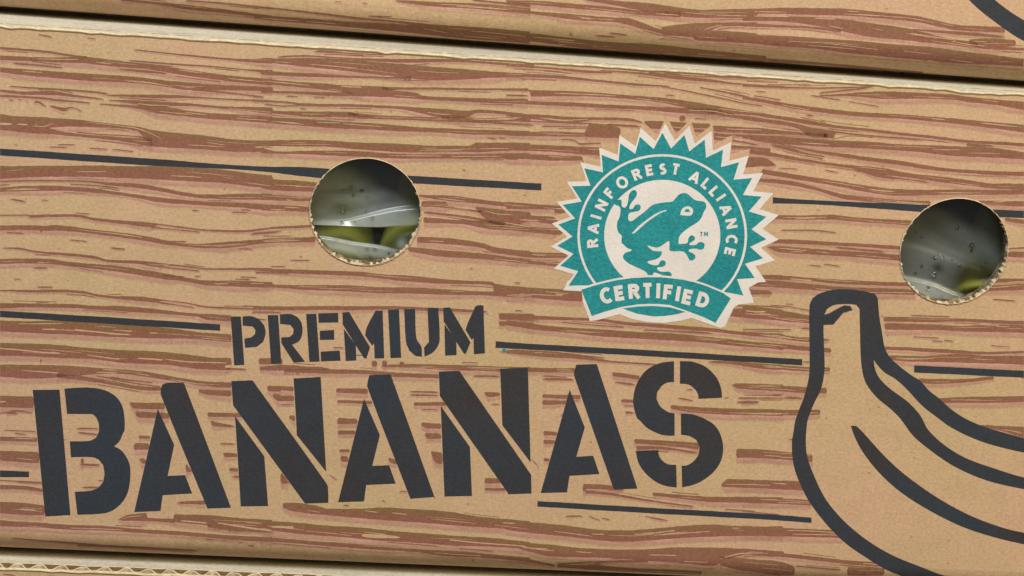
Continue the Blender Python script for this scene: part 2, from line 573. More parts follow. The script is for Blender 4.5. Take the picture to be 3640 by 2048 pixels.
# ------------------------------------------------------------------ traced print of the box front
GRAIN_TXT = '''
A 0 428 448, 400 462 482, 700 505 525, 800 515 540;
A 0 508 550, 400 525 565, 750 522 580, 1000 545 605, 1300 580 628, 1550 612 668, 1800 650 705, 2100 692 745, 2500 722 782;
A 120 572 588, 350 590 605, 575 615 626;
A 0 618 660, 200 630 685, 500 655 715, 900 680 745, 1300 710 765, 1550 740 800, 1700 755 825, 2000 775 825, 2500 800 838;
A 1080 628 635, 1300 640 662, 1530 668 682;
A 1180 548 560, 1450 570 585, 1900 600 615, 2300 635 650, 2500 640 690;
A 1230 450 460, 1500 478 490, 1850 512 530, 2100 532 550, 2300 540 572, 2500 530 585;
A 350 310 320, 480 335 348;
A 800 345 350, 880 352 360;
A 1750 804 828, 2100 845 858, 2420 882 895;
A 85 785 795, 300 798 812, 880 835 852, 1000 852 870;
A 980 868 880, 1250 865 890, 1500 868 900, 1800 885 900, 2200 908 922, 2500 915 935;
A 0 818 838, 250 840 870, 450 830 870, 700 870 890, 950 905 915;
A 0 868 888, 400 890 910, 500 905 925, 830 938 948;
A 1000 915 920, 1150 915 940, 1400 925 975, 1700 945 972, 2100 975 1000, 2500 985 1045;
A 910 948 958, 1100 958 975, 1300 965 1000, 1450 970 1040, 1700 1010 1065, 2000 1040 1095, 2500 1065 1125;
A 80 908 915, 130 920 932;
A 160 905 915, 200 915 925;
A 230 915 920, 265 930 950;
A 300 940 950, 340 925 945, 430 975 990;
A 450 958 975, 600 985 1020, 640 980 990, 750 1012 1022;
A 0 1045 1190, 100 1060 1200, 430 1075 1225, 460 1080 1170, 700 1095 1160, 1000 1130 1170, 1250 1160 1200, 1400 1190 1340, 1600 1215 1355, 1900 1245 1370, 2200 1280 1390, 2450 1290 1395, 2500 1290 1398;
A 425 1170 1225, 600 1210 1240, 1000 1250 1280, 1150 1260 1300, 1400 1270 1345;
A 700 1205 1215, 900 1225 1235, 1200 1240 1250, 1400 1265 1285;
A 525 1318 1328, 690 1322 1332;
A 450 1340 1350, 620 1348 1356;
A 815 1352 1362, 990 1362 1372;
A 1030 1362 1370, 1225 1382 1392;
B 70 535 572, 300 535 590, 430 530 605, 700 535 635, 950 550 660, 1200 575 690, 1400 590 715, 1700 615 735, 2000 640 725, 2200 655 710, 2500 675 710;
B 70 645 683, 300 660 695, 600 675 708, 950 695 712, 1300 705 720, 1450 695 725;
B 220 515 530, 450 505 520, 800 525 535, 1000 535 555, 1500 540 575, 1800 540 565, 2200 570 590, 2576 590 625;
B 560 465 475, 620 460 480, 900 485 495, 1200 495 505;
B 70 720 768, 350 745 790, 700 770 830, 800 780 840, 1000 785 880, 1200 795 890, 1300 830 895, 1500 850 905, 1550 875 910, 1900 895 930, 2520 905 955;
B 1180 797 825, 1500 800 820, 1900 805 825, 2300 810 828, 2520 808 830;
B 70 828 850, 400 838 860, 800 845 880, 1000 850 882;
B 0 875 890, 100 885 893;
B 300 875 885, 410 880 888;
B 550 885 892, 660 890 898;
B 0 908 930, 300 930 945, 450 945 970, 900 955 980, 1300 970 995, 1500 985 1030, 1800 1000 1085, 1950 1015 1080, 2050 1005 1035, 2400 1030 1055, 2540 1050 1085;
B 1700 1055 1075, 1900 1060 1115, 2050 1095 1125, 2350 1095 1110, 2540 1060 1120;
B 100 950 960, 300 965 975, 430 960 968;
B 430 990 1000, 490 995 1003;
B 0 990 1025, 300 1020 1050, 550 1020 1070, 880 1025 1075, 1000 1060 1085, 1300 1080 1095, 1700 1095 1112, 2050 1105 1125, 2576 1140 1155;
B 870 1025 1060, 1200 1058 1072, 1700 1075 1090;
B 0 1062 1115, 300 1080 1140, 700 1105 1170, 1100 1130 1190, 1300 1145 1200, 1600 1170 1210, 2000 1185 1230, 2540 1200 1240;
B 2140 1255 1268, 2230 1265 1278;
B 2250 1258 1265, 2310 1255 1272;
B 70 1288 1335, 400 1280 1340, 700 1290 1345, 1000 1305 1370, 1400 1320 1395, 1700 1335 1395, 1980 1335 1390, 2050 1305 1395, 2200 1305 1385, 2540 1310 1375;
F 70 105 150, 250 110 155, 550 110 165, 900 130 180, 1200 150 195, 1700 160 200, 2000 158 200, 2540 150 205;
C 0 590 605, 300 610 625, 900 655 672, 970 660 668;
C 850 640 650, 1150 655 672, 1500 690 720, 1800 715 745, 2100 760 775, 2576 790 810;
C 1300 660 672, 1700 690 700, 2100 708 718, 2500 728 735;
C 0 665 700, 400 685 715, 800 725 745, 1200 765 785, 1500 785 795;
C 1430 790 800, 1700 838 850, 2000 900 912, 2200 945 955, 2350 965 975;
C 0 815 830, 215 822 832, 222 825 885, 500 830 880, 900 855 890, 1300 885 925, 1600 915 975, 1900 965 1040, 2100 1000 1045, 2380 1035 1060;
C 0 918 945, 500 935 970, 900 955 990, 1300 975 1010, 1600 985 1035, 1900 1000 1055, 2100 1050 1080, 2300 1075 1100;
C 1770 795 805, 2000 835 850, 2250 890 910;
C 0 1040 1060, 300 1050 1100, 600 1070 1130, 800 1075 1100, 1100 1080 1105, 1260 1115 1130;
C 0 865 880, 200 870 885;
C 720 1200 1250, 770 1130 1255, 950 1140 1262, 1060 1185 1268;
C 0 1212 1240, 400 1205 1250, 740 1215 1250;
C 320 1150 1160, 760 1160 1168;
C 100 1100 1112, 500 1118 1128, 800 1130 1140;
C 900 1130 1150, 1230 1150 1170;
C 500 1270 1280, 620 1280 1290, 680 1310 1325, 880 1305 1315;
C 1260 1108 1170, 1450 1112 1190, 1650 1122 1205, 1870 1132 1215;
C 1880 1150 1200, 2200 1165 1210, 2400 1180 1212;
C 1880 1210 1280, 2050 1230 1285, 2100 1230 1250, 2400 1245 1300;
C 2050 1275 1290, 2300 1320 1335;
C 1900 1320 1375, 2080 1330 1370, 2230 1340 1365, 2420 1360 1395;
C 1585 1062 1105, 1612 1058 1110, 1640 1068 1095;
C 1720 1080 1090, 1830 1085 1093;
C 1450 865 875, 1545 868 882;
D 0 775 790, 300 790 805, 700 800 812, 1000 795 808, 1200 788 800;
D 620 868 878, 900 912 922;
D 970 925 932, 1250 972 980;
D 700 870 880, 900 860 880, 1100 845 890, 1300 835 905, 1600 850 905, 1900 862 910, 2100 890 940, 2300 910 960, 2576 930 1005;
D 700 845 855, 950 820 835, 1150 795 810;
D 0 880 910, 250 920 950, 500 960 1000, 800 1000 1040, 1200 1035 1075, 1500 1050 1090, 1800 1075 1120, 2100 1100 1150, 2576 1145 1215;
D 0 1010 1040, 300 1055 1085, 600 1100 1140, 850 1145 1170, 1200 1185 1210, 1700 1240 1265, 2100 1285 1310, 2576 1310 1340;
D 0 1060 1095, 250 1095 1130, 500 1135 1175, 620 1165 1250, 830 1195 1265, 850 1200 1220, 1000 1220 1235, 1650 1275 1290;
D 0 1170 1220, 300 1190 1230, 600 1215 1240, 780 1225 1260;
D 575 1045 1060, 650 1055 1068;
D 120 830 840, 210 838 845;
D 100 870 880, 350 910 920;
D 2050 1310 1340, 2300 1330 1345;
E 0 265 385, 150 270 378, 500 265 365, 900 265 370, 1300 270 385, 1500 262 395, 1800 280 410, 2100 310 430, 2300 335 455, 2500 355 470;
E 0 405 415, 300 395 408, 600 398 410, 850 405 420, 1000 418 445, 1250 430 470, 1500 470 505, 1700 510 545, 1850 530 565, 2000 530 570, 2200 520 575, 2500 525 580;
E 0 470 505, 200 450 497, 450 448 497, 600 455 495, 850 470 510, 1000 495 525, 1250 530 560, 1500 560 605, 1800 590 625, 2200 605 650, 2400 620 670, 2500 628 672;
E 640 428 438, 900 445 455, 1080 470 480, 1100 490 500;
E 0 438 446, 90 432 440;
E 95 565 578, 240 585 605; E 380 575 582, 445 582 592; E 690 690 700, 820 705 712; E 1755 665 675, 1825 672 685;
E 2120 685 695, 2270 690 702; E 2200 665 675, 2300 668 680; E 1900 583 590, 2120 585 592;
E 0 715 725, 250 712 722, 280 715 740, 450 710 735, 680 712 735, 850 740 765, 1100 765 795, 1400 790 830, 1440 795 810, 1650 820 835, 1900 850 865, 2200 855 875, 2500 828 845;
E 1380 815 835, 1500 835 845, 1830 870 880; E 2290 890 897, 2450 875 888, 2576 858 870;
E 0 812 858, 250 812 855, 400 815 860, 500 808 858, 650 822 868, 850 850 890, 1100 875 920, 1300 905 950, 1500 945 985, 1700 978 1005, 1850 980 1020, 2000 970 1022, 2300 945 990, 2500 930 968;
E 365 855 862, 378 858 882, 390 855 862; E 1540 955 965, 1710 955 968; E 60 872 882, 220 880 893; E 640 940 950, 800 955 965;
E 1010 1010 1020, 1060 1015 1030, 1150 1025 1035; E 2180 1022 1030, 2320 1025 1035; E 1075 962 970, 1085 975 990;
E 20 1015 1023, 150 1015 1030, 330 1045 1060, 600 1065 1090, 850 1090 1115, 1000 1125 1148, 1250 1135 1165, 1470 1155 1195, 1510 1160 1175, 1750 1185 1200, 1900 1205 1218, 2300 1200 1220, 2500 1205 1220;
E 1450 1178 1192, 1600 1200 1212, 1830 1225 1235;
E 0 1118 1165, 150 1115 1160, 450 1120 1165, 600 1140 1180, 850 1165 1210, 1100 1185 1240, 1300 1215 1270, 1500 1250 1305, 1700 1290 1325, 1900 1315 1360, 2200 1320 1375, 2500 1332 1380;
E 1480 1265 1275, 1700 1278 1290; E 1780 1272 1282, 1840 1272 1284; E 300 1190 1210, 440 1198 1208; E 125 1295 1305, 190 1302 1312;
E 340 1370 1382, 485 1372 1382; E 2340 1235 1245, 2576 1245 1255; E 2200 1280 1290, 2350 1285 1293; E 2150 1300 1308, 2290 1303 1312;
I 0 115 125, 280 115 138, 500 110 135, 730 122 145, 900 155 175, 1050 170 195, 1250 175 215, 1440 195 230, 1480 202 214, 1700 228 240, 1900 265 280, 2200 275 292, 2400 280 298;
I 1440 218 238, 1600 245 255, 1780 275 285; I 330 220 232, 450 222 232;
I 0 235 285, 300 240 275, 600 242 278, 900 262 298, 1060 260 305, 1250 272 320, 1500 300 335, 1800 330 360, 1900 335 390, 2120 350 405;
I 2300 318 324, 2576 318 326;
I 0 395 495, 250 400 505, 450 398 518, 700 400 525, 1000 412 545, 1300 440 555, 1600 470 560, 1800 500 565, 2120 520 592;
I 0 598 715, 300 608 725, 560 620 738, 800 645 745, 1100 665 780, 1300 670 790, 1500 685 800, 1800 715 835, 1950 735 845, 2060 738 850, 2120 738 845;
I 2060 830 845, 2260 832 850;
I 0 800 910, 250 800 925, 500 805 920, 700 815 900, 1000 835 880, 1300 860 905, 1500 890 935, 1650 920 960, 1900 955 1000, 2120 960 1010;
I 520 880 920, 700 895 935, 900 930 965, 1100 975 1000, 1300 995 1030, 1480 1005 1040;
I 870 895 905, 1100 935 950, 1300 975 985, 1470 995 1005; I 1000 905 920, 1200 935 950, 1400 960 970;
I 0 1085 1190, 310 1090 1195; I 0 1240 1248, 150 1215 1230, 300 1235 1245; I 60 1225 1250, 170 1240 1256;
I 40 1395 1403, 330 1408 1416; I 130 1420 1428, 240 1435 1445;
I 1190 1140 1165, 1230 1145 1200, 1510 1150 1210; I 1240 1225 1265, 1280 1230 1285, 1550 1245 1295;
I 1820 1025 1055, 1900 1030 1075, 2120 1035 1090; I 1900 1235 1275, 2220 1245 1280; I 1930 1310 1335, 1960 1320 1365, 2150 1360 1375;
I 700 1375 1392, 900 1380 1390; I 710 1412 1430, 900 1432 1445; I 2450 990 1040, 2576 995 1045; I 2500 1065 1100, 2576 1075 1130;
I 365 745 775, 382 745 775;
F 70 380 472, 200 390 490, 400 400 500, 600 425 505;
F 70 528 578, 250 535 585, 400 548 590, 540 555 595; F 70 622 676, 300 630 680, 530 640 690;
F 0 855 868, 200 825 845, 530 805 830; F 0 880 888, 260 860 868; F 90 905 912, 350 905 915; F 0 945 985, 250 930 970, 570 915 965;
F 340 1125 1135, 520 1128 1138; F 160 1182 1190, 300 1184 1192;
F 0 1205 1220, 300 1215 1250, 700 1225 1265, 1000 1240 1280, 1200 1260 1300, 1400 1270 1325, 1700 1300 1345, 2000 1320 1350, 2195 1330 1360, 2205 1345 1420, 2540 1380 1440;
F 20 1240 1248, 330 1248 1256;
F 1500 530 545, 1800 540 590, 2050 570 610, 2300 600 640, 2540 620 660;
F 1540 590 640, 1750 595 650, 1800 635 655, 2100 680 700; F 2030 640 650, 2110 650 740, 2300 670 830, 2540 690 770;
F 1560 680 700, 1900 720 740, 2170 760 790, 2300 800 830; F 1560 735 790, 1900 765 800, 2200 770 850, 2540 820 865;
F 1500 915 970, 1800 930 985, 2100 975 1020, 2200 1010 1060, 2400 1035 1080, 2540 1045 1100;
F 1420 1010 1050, 1700 1035 1095, 2000 1060 1115, 2300 1095 1140, 2540 1130 1165;
F 1980 1195 1215, 2012 1200 1218; F 2390 1330 1340, 2440 1335 1345; F 1915 295 305, 1950 298 315;
J 0 45 85, 300 70 100, 500 70 115, 900 75 130, 1200 90 145, 1500 95 150, 1800 110 160, 2100 130 165, 2300 125 175, 2576 150 190;
J 0 265 300, 400 265 300, 800 262 300, 1300 265 295, 1700 280 310, 2150 305 325; J 0 312 320, 200 312 320; J 0 375 385, 120 380 392;
J 50 740 795, 270 745 800; J 60 820 850, 280 800 852, 480 815 850, 700 830 845;
J 280 845 870, 700 840 880, 1000 850 885, 1300 870 910, 1700 890 925; J 1170 800 820, 1500 795 830, 1800 800 850, 2200 815 860, 2540 820 870;
J 1085 760 815, 1135 765 818; J 1180 760 812, 1225 765 815; J 1340 770 800, 1380 772 802;
J 2250 325 385, 2576 335 395; J 2250 400 440, 2400 410 440, 2576 415 475; J 2260 675 685, 2576 680 700; J 2010 895 912, 2260 900 915;
J 730 638 648, 830 640 652; J 1910 775 782, 2060 778 786;
J 130 990 1020, 370 1000 1045; J 180 1070 1100, 230 1080 1135, 375 1085 1135; J 330 1262 1290, 385 1265 1320; J 250 1160 1168, 370 1162 1170;
J 760 1015 1055, 1050 1020 1070; J 770 1125 1150, 1090 1130 1160; J 780 1285 1330, 950 1295 1340; J 780 1400 1430, 930 1405 1435;
J 1430 1040 1055, 1700 1045 1060; J 1430 1070 1085, 1700 1075 1088; J 1470 1145 1175, 1770 1140 1175; J 1540 1205 1215, 1700 1210 1218;
J 1540 1330 1370, 1720 1345 1375; J 1570 1425 1435, 1720 1428 1440; J 2120 1045 1070, 2160 1050 1095, 2260 1055 1090; J 2180 1155 1165, 2260 1158 1168;
K 0 200 295, 250 215 310, 450 225 325, 700 235 340;
K 0 460 500, 300 470 505, 700 490 515, 900 500 525, 1100 525 555, 1400 545 580, 1800 575 610, 2200 620 650, 2540 635 680;
K 0 510 560, 300 550 600, 600 580 630, 900 595 660, 1200 620 680, 1500 630 695, 1800 660 715, 2100 690 745, 2400 725 770, 2540 740 785;
K 500 525 535, 800 550 560, 1080 570 582; K 1250 595 605, 1500 605 615, 1900 630 640;
K 2020 410 470, 2200 400 490, 2540 418 518; K 2080 370 382, 2300 375 385, 2540 390 400; K 2240 140 190, 2540 150 200;
K 2200 225 235, 2400 240 275, 2440 255 270; K 2330 95 120, 2540 100 130; K 2200 590 600, 2500 595 605; K 75 160 170, 130 165 175; K 80 415 428, 150 420 430;
K 0 800 815, 400 815 850, 700 840 870, 1000 885 900, 1380 910 925; K 0 782 790, 300 790 805, 900 850 862;
K 1850 880 900, 2100 890 920, 2400 910 960, 2540 920 965;
K 210 945 985, 630 950 990; K 330 1015 1025, 560 1030 1038; K 330 1040 1060, 620 1045 1065; K 330 1190 1220, 680 1195 1235; K 330 1240 1285, 560 1250 1280;
K 970 985 1020, 1050 995 1035, 1220 1020 1055; K 990 1070 1085, 1180 1090 1110; K 1050 1235 1260, 1170 1235 1270; K 1070 1290 1300, 1160 1292 1302; K 1090 1345 1370, 1180 1350 1370;
K 1650 1140 1155, 1710 1140 1150; K 1570 1215 1230, 1710 1240 1252; K 1505 1285 1320, 1600 1295 1340, 1800 1310 1365, 2540 1330 1390;
K 2060 1090 1110, 2110 1090 1135, 2540 1100 1160; K 2120 1215 1230, 2540 1220 1228; K 2110 1255 1265, 2200 1250 1275, 2310 1260 1270; K 2430 1185 1195, 2520 1188 1195;
G 0 285 345, 400 300 360, 900 320 400; G 0 375 430, 400 390 440, 730 405 440; G 0 820 885, 300 840 885, 600 860 905;
G 440 880 920, 640 880 950; G 0 915 980, 250 945 1000, 540 960 1045; G 0 1020 1075, 250 1050 1100, 600 1060 1130;
G 0 1265 1305, 300 1280 1330, 620 1290 1335; G 0 1325 1365, 300 1365 1395, 620 1375 1430;
H 0 -20 15, 300 -5 65, 700 25 88, 1200 50 112, 1500 72 130, 1900 85 172, 2200 95 188, 2576 140 205;
H 340 65 75, 600 110 130, 800 140 170, 1100 180 215, 1400 215 255, 1700 265 300, 2000 300 330, 2300 315 350, 2576 320 360;
H 250 62 80, 480 110 140, 520 130 150, 750 180 190;
H 60 112 155, 300 150 185, 500 190 220, 700 225 250, 1000 260 290, 1300 290 350, 1500 330 370, 1800 365 415, 2100 400 450, 2300 430 475, 2576 430 490;
H 1010 290 300, 1300 350 380, 1500 385 395, 1700 410 425; H 20 185 280, 180 190 275, 310 255 272;
H 120 295 335, 300 315 360, 600 365 410, 900 410 460, 1150 450 510, 1400 480 540, 1700 485 535, 2000 485 530, 2576 490 530;
H 100 375 405, 400 400 440, 700 470 500, 950 530 575, 1200 560 600, 1450 580 620, 1720 590 640; H 2150 585 620, 2576 590 640;
H 220 715 755, 500 720 760, 800 715 760, 1000 735 775, 1300 755 795, 1560 770 815; H 350 850 862, 600 850 862, 860 873 885;
H 150 930 970, 400 940 980, 700 955 990, 1000 975 1005, 1460 1000 1035; H 220 1000 1020, 350 1005 1060, 600 1020 1075, 900 1045 1095, 1200 1060 1115, 1470 1085 1140;
H 850 1005 1022, 1300 1045 1065; H 610 1170 1180, 720 1180 1190; H 740 1160 1168, 890 1180 1192; H 330 285 292, 500 290 298; H 750 298 310, 870 325 332; H 1010 345 355, 1040 348 358;
H 120 1265 1290, 300 1270 1310, 600 1290 1320, 900 1310 1350, 1200 1325 1360, 1520 1335 1370;
H 60 1310 1370, 300 1320 1380, 600 1345 1400, 900 1375 1425, 1200 1385 1440, 1580 1400 1450; H 20 1420 1448, 270 1425 1442;
H 2400 740 770, 2576 760 800; H 2410 1020 1030, 2576 1010 1025; H 2410 1050 1100, 2576 1055 1110; H 2300 1300 1340, 2576 1300 1320; H 2150 1380 1420, 2576 1340 1400;
L 1200 100 150, 1400 110 155, 1580 115 160; L 400 240 247, 470 242 250;
L 0 260 350, 200 275 375, 400 310 405, 660 360 425; L 250 250 260, 400 262 270, 620 300 310; L 0 470 480, 450 475 485; L 530 460 475, 640 462 476;
L 0 495 530, 300 515 555, 550 550 590, 620 548 592, 800 560 580; L 0 580 620, 300 605 650, 620 635 675, 810 650 690;
L 0 785 815, 300 800 840, 620 820 860, 800 825 860; L 550 768 775, 640 770 785; L 0 980 1020, 300 990 1040, 580 1005 1060, 770 1010 1060;
L 0 1105 1112, 260 1098 1108; L 370 1100 1108, 440 1090 1112, 550 1105 1115; L 0 1135 1160, 150 1130 1145; L 0 1215 1255, 300 1215 1260, 500 1215 1265, 710 1210 1255;
L 1290 360 405, 1700 370 410, 1900 375 405, 2300 390 420, 2576 400 435; L 1300 420 480, 1700 430 480, 2000 445 495, 2300 430 500, 2576 440 510;
L 1540 345 355, 1900 355 365; L 1560 540 550, 1800 550 560; L 1730 575 585, 1830 580 590; L 1840 570 580, 1930 580 592; L 2270 620 628, 2450 635 642; L 2290 195 205, 2500 210 222;
L 1300 635 665, 1500 640 670, 1800 655 690, 2200 680 705, 2576 675 695; L 1320 715 730, 1400 715 760, 1700 720 775, 2000 700 780, 2300 720 790, 2576 720 800;
L 1590 925 945, 1700 930 975, 2000 930 965, 2300 905 935; L 1760 1105 1150, 2100 1095 1150, 2576 1085 1140; L 2180 1350 1360, 2350 1360 1400, 2576 1370 1448;
M 0 170 210, 340 180 220; M 0 300 390, 360 310 415; M 0 565 575, 390 585 595; M 0 610 650, 200 620 655, 395 650 680; M 160 580 590, 390 592 600;
M 0 768 870, 200 775 885, 410 800 890;
M 0 935 990, 300 955 1000, 600 975 1020, 900 985 1030, 1200 1010 1045, 1500 1030 1065, 1800 1050 1085, 2200 1080 1120, 2500 1090 1133;
M 1080 920 940, 1200 880 940, 1340 870 945, 1350 915 945, 1600 925 962; M 1590 880 950, 1900 890 985, 2200 915 1010, 2500 935 1028;
M 1900 975 1000, 2200 1010 1040, 2500 1020 1050; M 1880 1110 1118, 1960 1105 1120; M 2180 1130 1140, 2220 1130 1145; M 2270 1165 1172, 2330 1168 1178;
M 100 1100 1108, 400 1130 1145, 700 1150 1170, 1000 1180 1200, 1500 1205 1220; M 700 1160 1190, 1200 1195 1215, 1800 1225 1245;
M 740 365 430, 768 365 430; M 735 415 435, 920 420 440; M 750 625 640, 930 630 645; M 900 568 575, 950 570 580; M 1270 160 190, 1375 165 190;
M 1225 240 295, 1260 230 290, 1365 230 290; M 1270 360 375, 1300 365 415, 1335 375 420; M 1700 410 495, 1765 480 498; M 1620 765 785, 1880 755 795;
M 2010 228 242, 2155 230 245; M 2045 320 345, 2070 320 360, 2172 325 360; M 2100 455 485, 2180 460 490; M 2120 525 545, 2190 525 548;
N 270 775 820, 350 775 850, 560 800 880, 700 830 890, 1000 830 920, 1200 820 935, 1500 835 955, 1800 860 980, 2100 905 1000, 2300 925 1015, 2540 945 1045;
N 60 935 1025, 200 945 1035, 400 960 1060, 700 985 1080, 1000 1005 1110, 1300 1035 1130, 1600 1060 1150, 1900 1080 1170, 2200 1100 1180, 2540 1135 1195;
N 60 1092 1127, 300 1105 1140, 600 1130 1165, 900 1150 1190, 1200 1170 1210, 1500 1200 1230, 1800 1215 1270, 2100 1240 1285, 2400 1270 1310, 2540 1285 1330;
N 770 5 55, 955 10 50; N 775 110 150, 935 115 150; N 790 285 315, 885 290 315; N 800 345 400, 872 350 405; N 700 515 525, 770 560 575; N 250 490 600, 335 590 605;
N 1540 40 70, 1600 45 95, 1722 50 95; N 1570 140 150, 1590 145 190, 1722 150 190; N 1630 300 330, 1670 310 410, 1735 320 425; N 2120 550 600, 2265 555 600; N 2120 640 665, 2315 640 665;
N 1240 360 400, 1315 390 430; N 1340 665 675, 1412 668 675; N 820 790 810, 880 790 810; N 1175 750 760, 1215 755 770; N 1880 1190 1200, 2200 1215 1225;
O 0 935 1025, 300 960 1060, 500 980 1080, 700 1005 1100, 900 1025 1125, 1100 1030 1135, 1300 1015 1120, 1600 990 1100, 1900 975 1085, 2060 985 1080, 2300 995 1080, 2540 990 1085;
O 0 1130 1160, 200 1145 1220, 400 1160 1265, 700 1190 1275, 1000 1205 1285, 1300 1200 1310, 1600 1185 1330, 1900 1185 1355, 2000 1190 1300, 2300 1205 1240, 2540 1220 1252;
O 1950 1270 1350, 2150 1280 1400, 2400 1310 1430, 2540 1325 1448; O 0 1265 1305, 150 1285 1320, 300 1320 1350, 450 1360 1390;
O 470 1345 1400, 700 1320 1410, 950 1310 1330, 1300 1300 1325; O 700 1340 1420, 800 1355 1430, 1000 1380 1440, 1300 1400 1455, 1800 1420 1470;
O 700 605 685, 745 605 650, 1000 620 660, 1080 655 670; O 720 660 685, 900 675 700, 1200 730 750, 1500 775 790, 1720 805 818; O 1340 680 710, 1600 705 740, 1900 720 770, 2540 725 780;
O 1970 605 630, 2030 560 635, 2300 565 640, 2540 575 650; O 2105 280 365, 2300 285 360, 2540 310 375; O 540 895 905, 700 890 905; O 750 890 900, 860 935 942;
O 870 912 920, 950 925 935; O 1270 895 900, 1380 915 930, 1480 935 942; O 2000 830 838, 2280 850 860; O 340 120 160, 465 125 160; O 340 195 235, 455 205 235; O 340 365 395, 395 370 400;
O 230 370 380, 300 440 460; O 1170 190 230, 1400 205 250, 1765 225 285; O 1190 255 295, 1380 260 285, 1745 310 325;
P 0 285 360, 200 295 370, 460 315 385, 640 335 405; P 0 565 630, 300 570 650, 560 580 665; P 0 725 775, 300 735 785, 630 750 800; P 0 985 1070, 300 1005 1080, 600 1015 1090, 920 1035 1100;
P 0 1210 1245, 400 1240 1275, 700 1275 1310, 1000 1305 1340, 1270 1320 1365; P 0 1290 1400, 300 1305 1448, 480 1360 1460; P 480 1350 1360, 900 1385 1400; P 960 1365 1448, 1300 1375 1448;
P 0 850 858, 340 880 888; P 2230 60 70, 2350 75 110, 2576 85 180; P 420 190 198, 470 192 200
'''
GAP_TXT = '''
A 0 1122 1142, 120 1130 1145; A 150 1132 1142, 260 1138 1150; A 320 1132 1142, 350 1140 1160; A 2330 1346 1352, 2450 1340 1358, 2500 1345 1360;
B 800 785 792, 870 790 800, 1000 795 803; B 70 1343 1352, 240 1340 1390, 540 1352 1380, 1000 1372 1382, 1250 1398 1406;
I 380 470 478, 525 470 485; I 680 472 480, 850 490 500, 1100 515 528, 1200 520 530; I 1030 480 485, 1215 488 500; I 1370 505 512, 1450 505 520;
I 0 645 655, 200 660 672, 380 680 690, 555 690 700; I 790 705 712, 1000 735 745, 1100 745 755; I 1250 735 745, 1500 750 765; I 1510 745 752, 1750 770 780, 2080 780 788;
I 2060 805 828, 2120 800 828; I 200 850 855, 540 870 882; I 0 1132 1145, 60 1130 1145; F 300 572 580, 360 580 595; F 2300 780 790, 2540 825 832;
K 2260 430 437, 2380 425 442; K 440 268 276, 530 272 285; M 180 830 837, 330 838 848; M 1650 935 945, 1900 955 968; M 1990 955 965, 2300 1000 1015, 2500 1030 1040;
N 1020 845 850, 1140 858 868; N 1270 865 872, 1410 880 888; N 2280 955 962, 2400 962 972; N 160 990 1005, 370 990 1015; N 990 1070 1080, 1060 1060 1095, 1350 1085 1105;
N 1790 1110 1120, 2100 1140 1150, 2500 1170 1178; N 60 1005 1015, 160 1020 1030; O 780 1060 1066, 900 1060 1070; O 1170 1060 1068, 1350 1058 1065; O 1370 1045 1052, 1550 1025 1035;
O 2060 1005 1010, 2140 1005 1015; O 150 1185 1190, 380 1195 1203; O 1310 1250 1256, 1560 1255 1262; O 1620 1310 1318, 1850 1320 1326; H 430 1298 1304, 640 1312 1326; L 20 300 310, 140 310 322;
L 1330 408 414, 1960 420 430; L 2180 430 436, 2350 436 444; J 2300 440 446, 2500 468 474; G 100 425 432, 380 440 448; G 120 978 985, 300 985 995
'''
UPPER_TXT = '''
A 1100 -20 10, 1400 20 40, 1700 50 95, 2000 85 125, 2300 130 160, 2500 155 185; A 1700 0 12, 2200 40 55, 2500 75 90;
B 0 55 65, 400 95 110, 900 155 175, 1300 195 215, 1800 240 290, 2200 265 340, 2540 297 375;
B 0 150 185, 300 165 215, 700 195 250, 1200 225 300, 1500 240 330, 1800 285 370, 2300 330 410, 2540 360 430;
B 1050 145 155, 1270 150 160; B 1300 0 15, 1600 15 55, 2000 30 80, 2300 55 105, 2540 75 128; B 2000 -10 5, 2300 20 40, 2540 40 70;
B 750 10 16, 810 15 20; B 1000 25 30, 1050 25 38;
C 0 0 30, 300 10 50, 700 40 85, 1000 70 110, 1300 100 140, 1600 110 160;
C 700 -20 0, 1000 5 50, 1300 30 110, 1600 70 150, 1800 90 165, 2200 80 165, 2300 78 163;
C 0 80 100, 400 115 150, 600 130 180, 1000 160 205, 1100 165 225, 1250 210 265, 1400 265 300, 1500 290 320, 1720 310 345;
C 1420 245 320, 1700 215 340, 2000 205 240, 2300 208 243; C 1700 280 340, 1750 275 370, 2100 290 390, 2300 305 400;
C 0 300 380, 300 320 410, 600 360 460, 1000 400 520, 1400 420 560, 1800 470 600, 2100 500 600, 2400 530 625;
C 820 320 335, 1000 340 348; C 950 300 310, 1110 318 328;
D 0 85 120, 400 72 130, 800 75 140, 1200 105 160, 1600 150 205, 2000 230 280, 2400 250 300;
D 0 150 190, 400 150 200, 800 165 260, 950 180 295, 1200 215 340, 1500 260 370, 1800 330 400, 2050 390 430, 2300 420 450, 2576 440 465;
D 0 215 245, 500 235 255, 900 270 295; D 0 315 390, 300 325 420, 700 350 450, 1000 370 490, 1300 400 520, 1700 430 560, 2100 480 590, 2576 540 610;
D 1550 265 275, 2000 290 320, 2400 330 350; D 1600 300 345, 2000 370 400, 2150 390 430; D 2070 360 420, 2250 350 450, 2500 370 420;
D 0 530 600, 300 560 625, 800 600 660, 1300 650 690, 1700 690 720
'''
UPPER_GAP = '''
B 2000 288 294, 2500 340 348; C 250 350 356, 640 380 392; C 480 425 432, 560 432 440; C 800 440 450, 840 445 458; C 900 440 450, 940 445 458; D 420 375 380, 700 390 396, 1250 455 460; D 100 145 150, 430 148 158;
D 660 165 172, 850 170 180; D 1530 300 310, 1950 365 372
'''

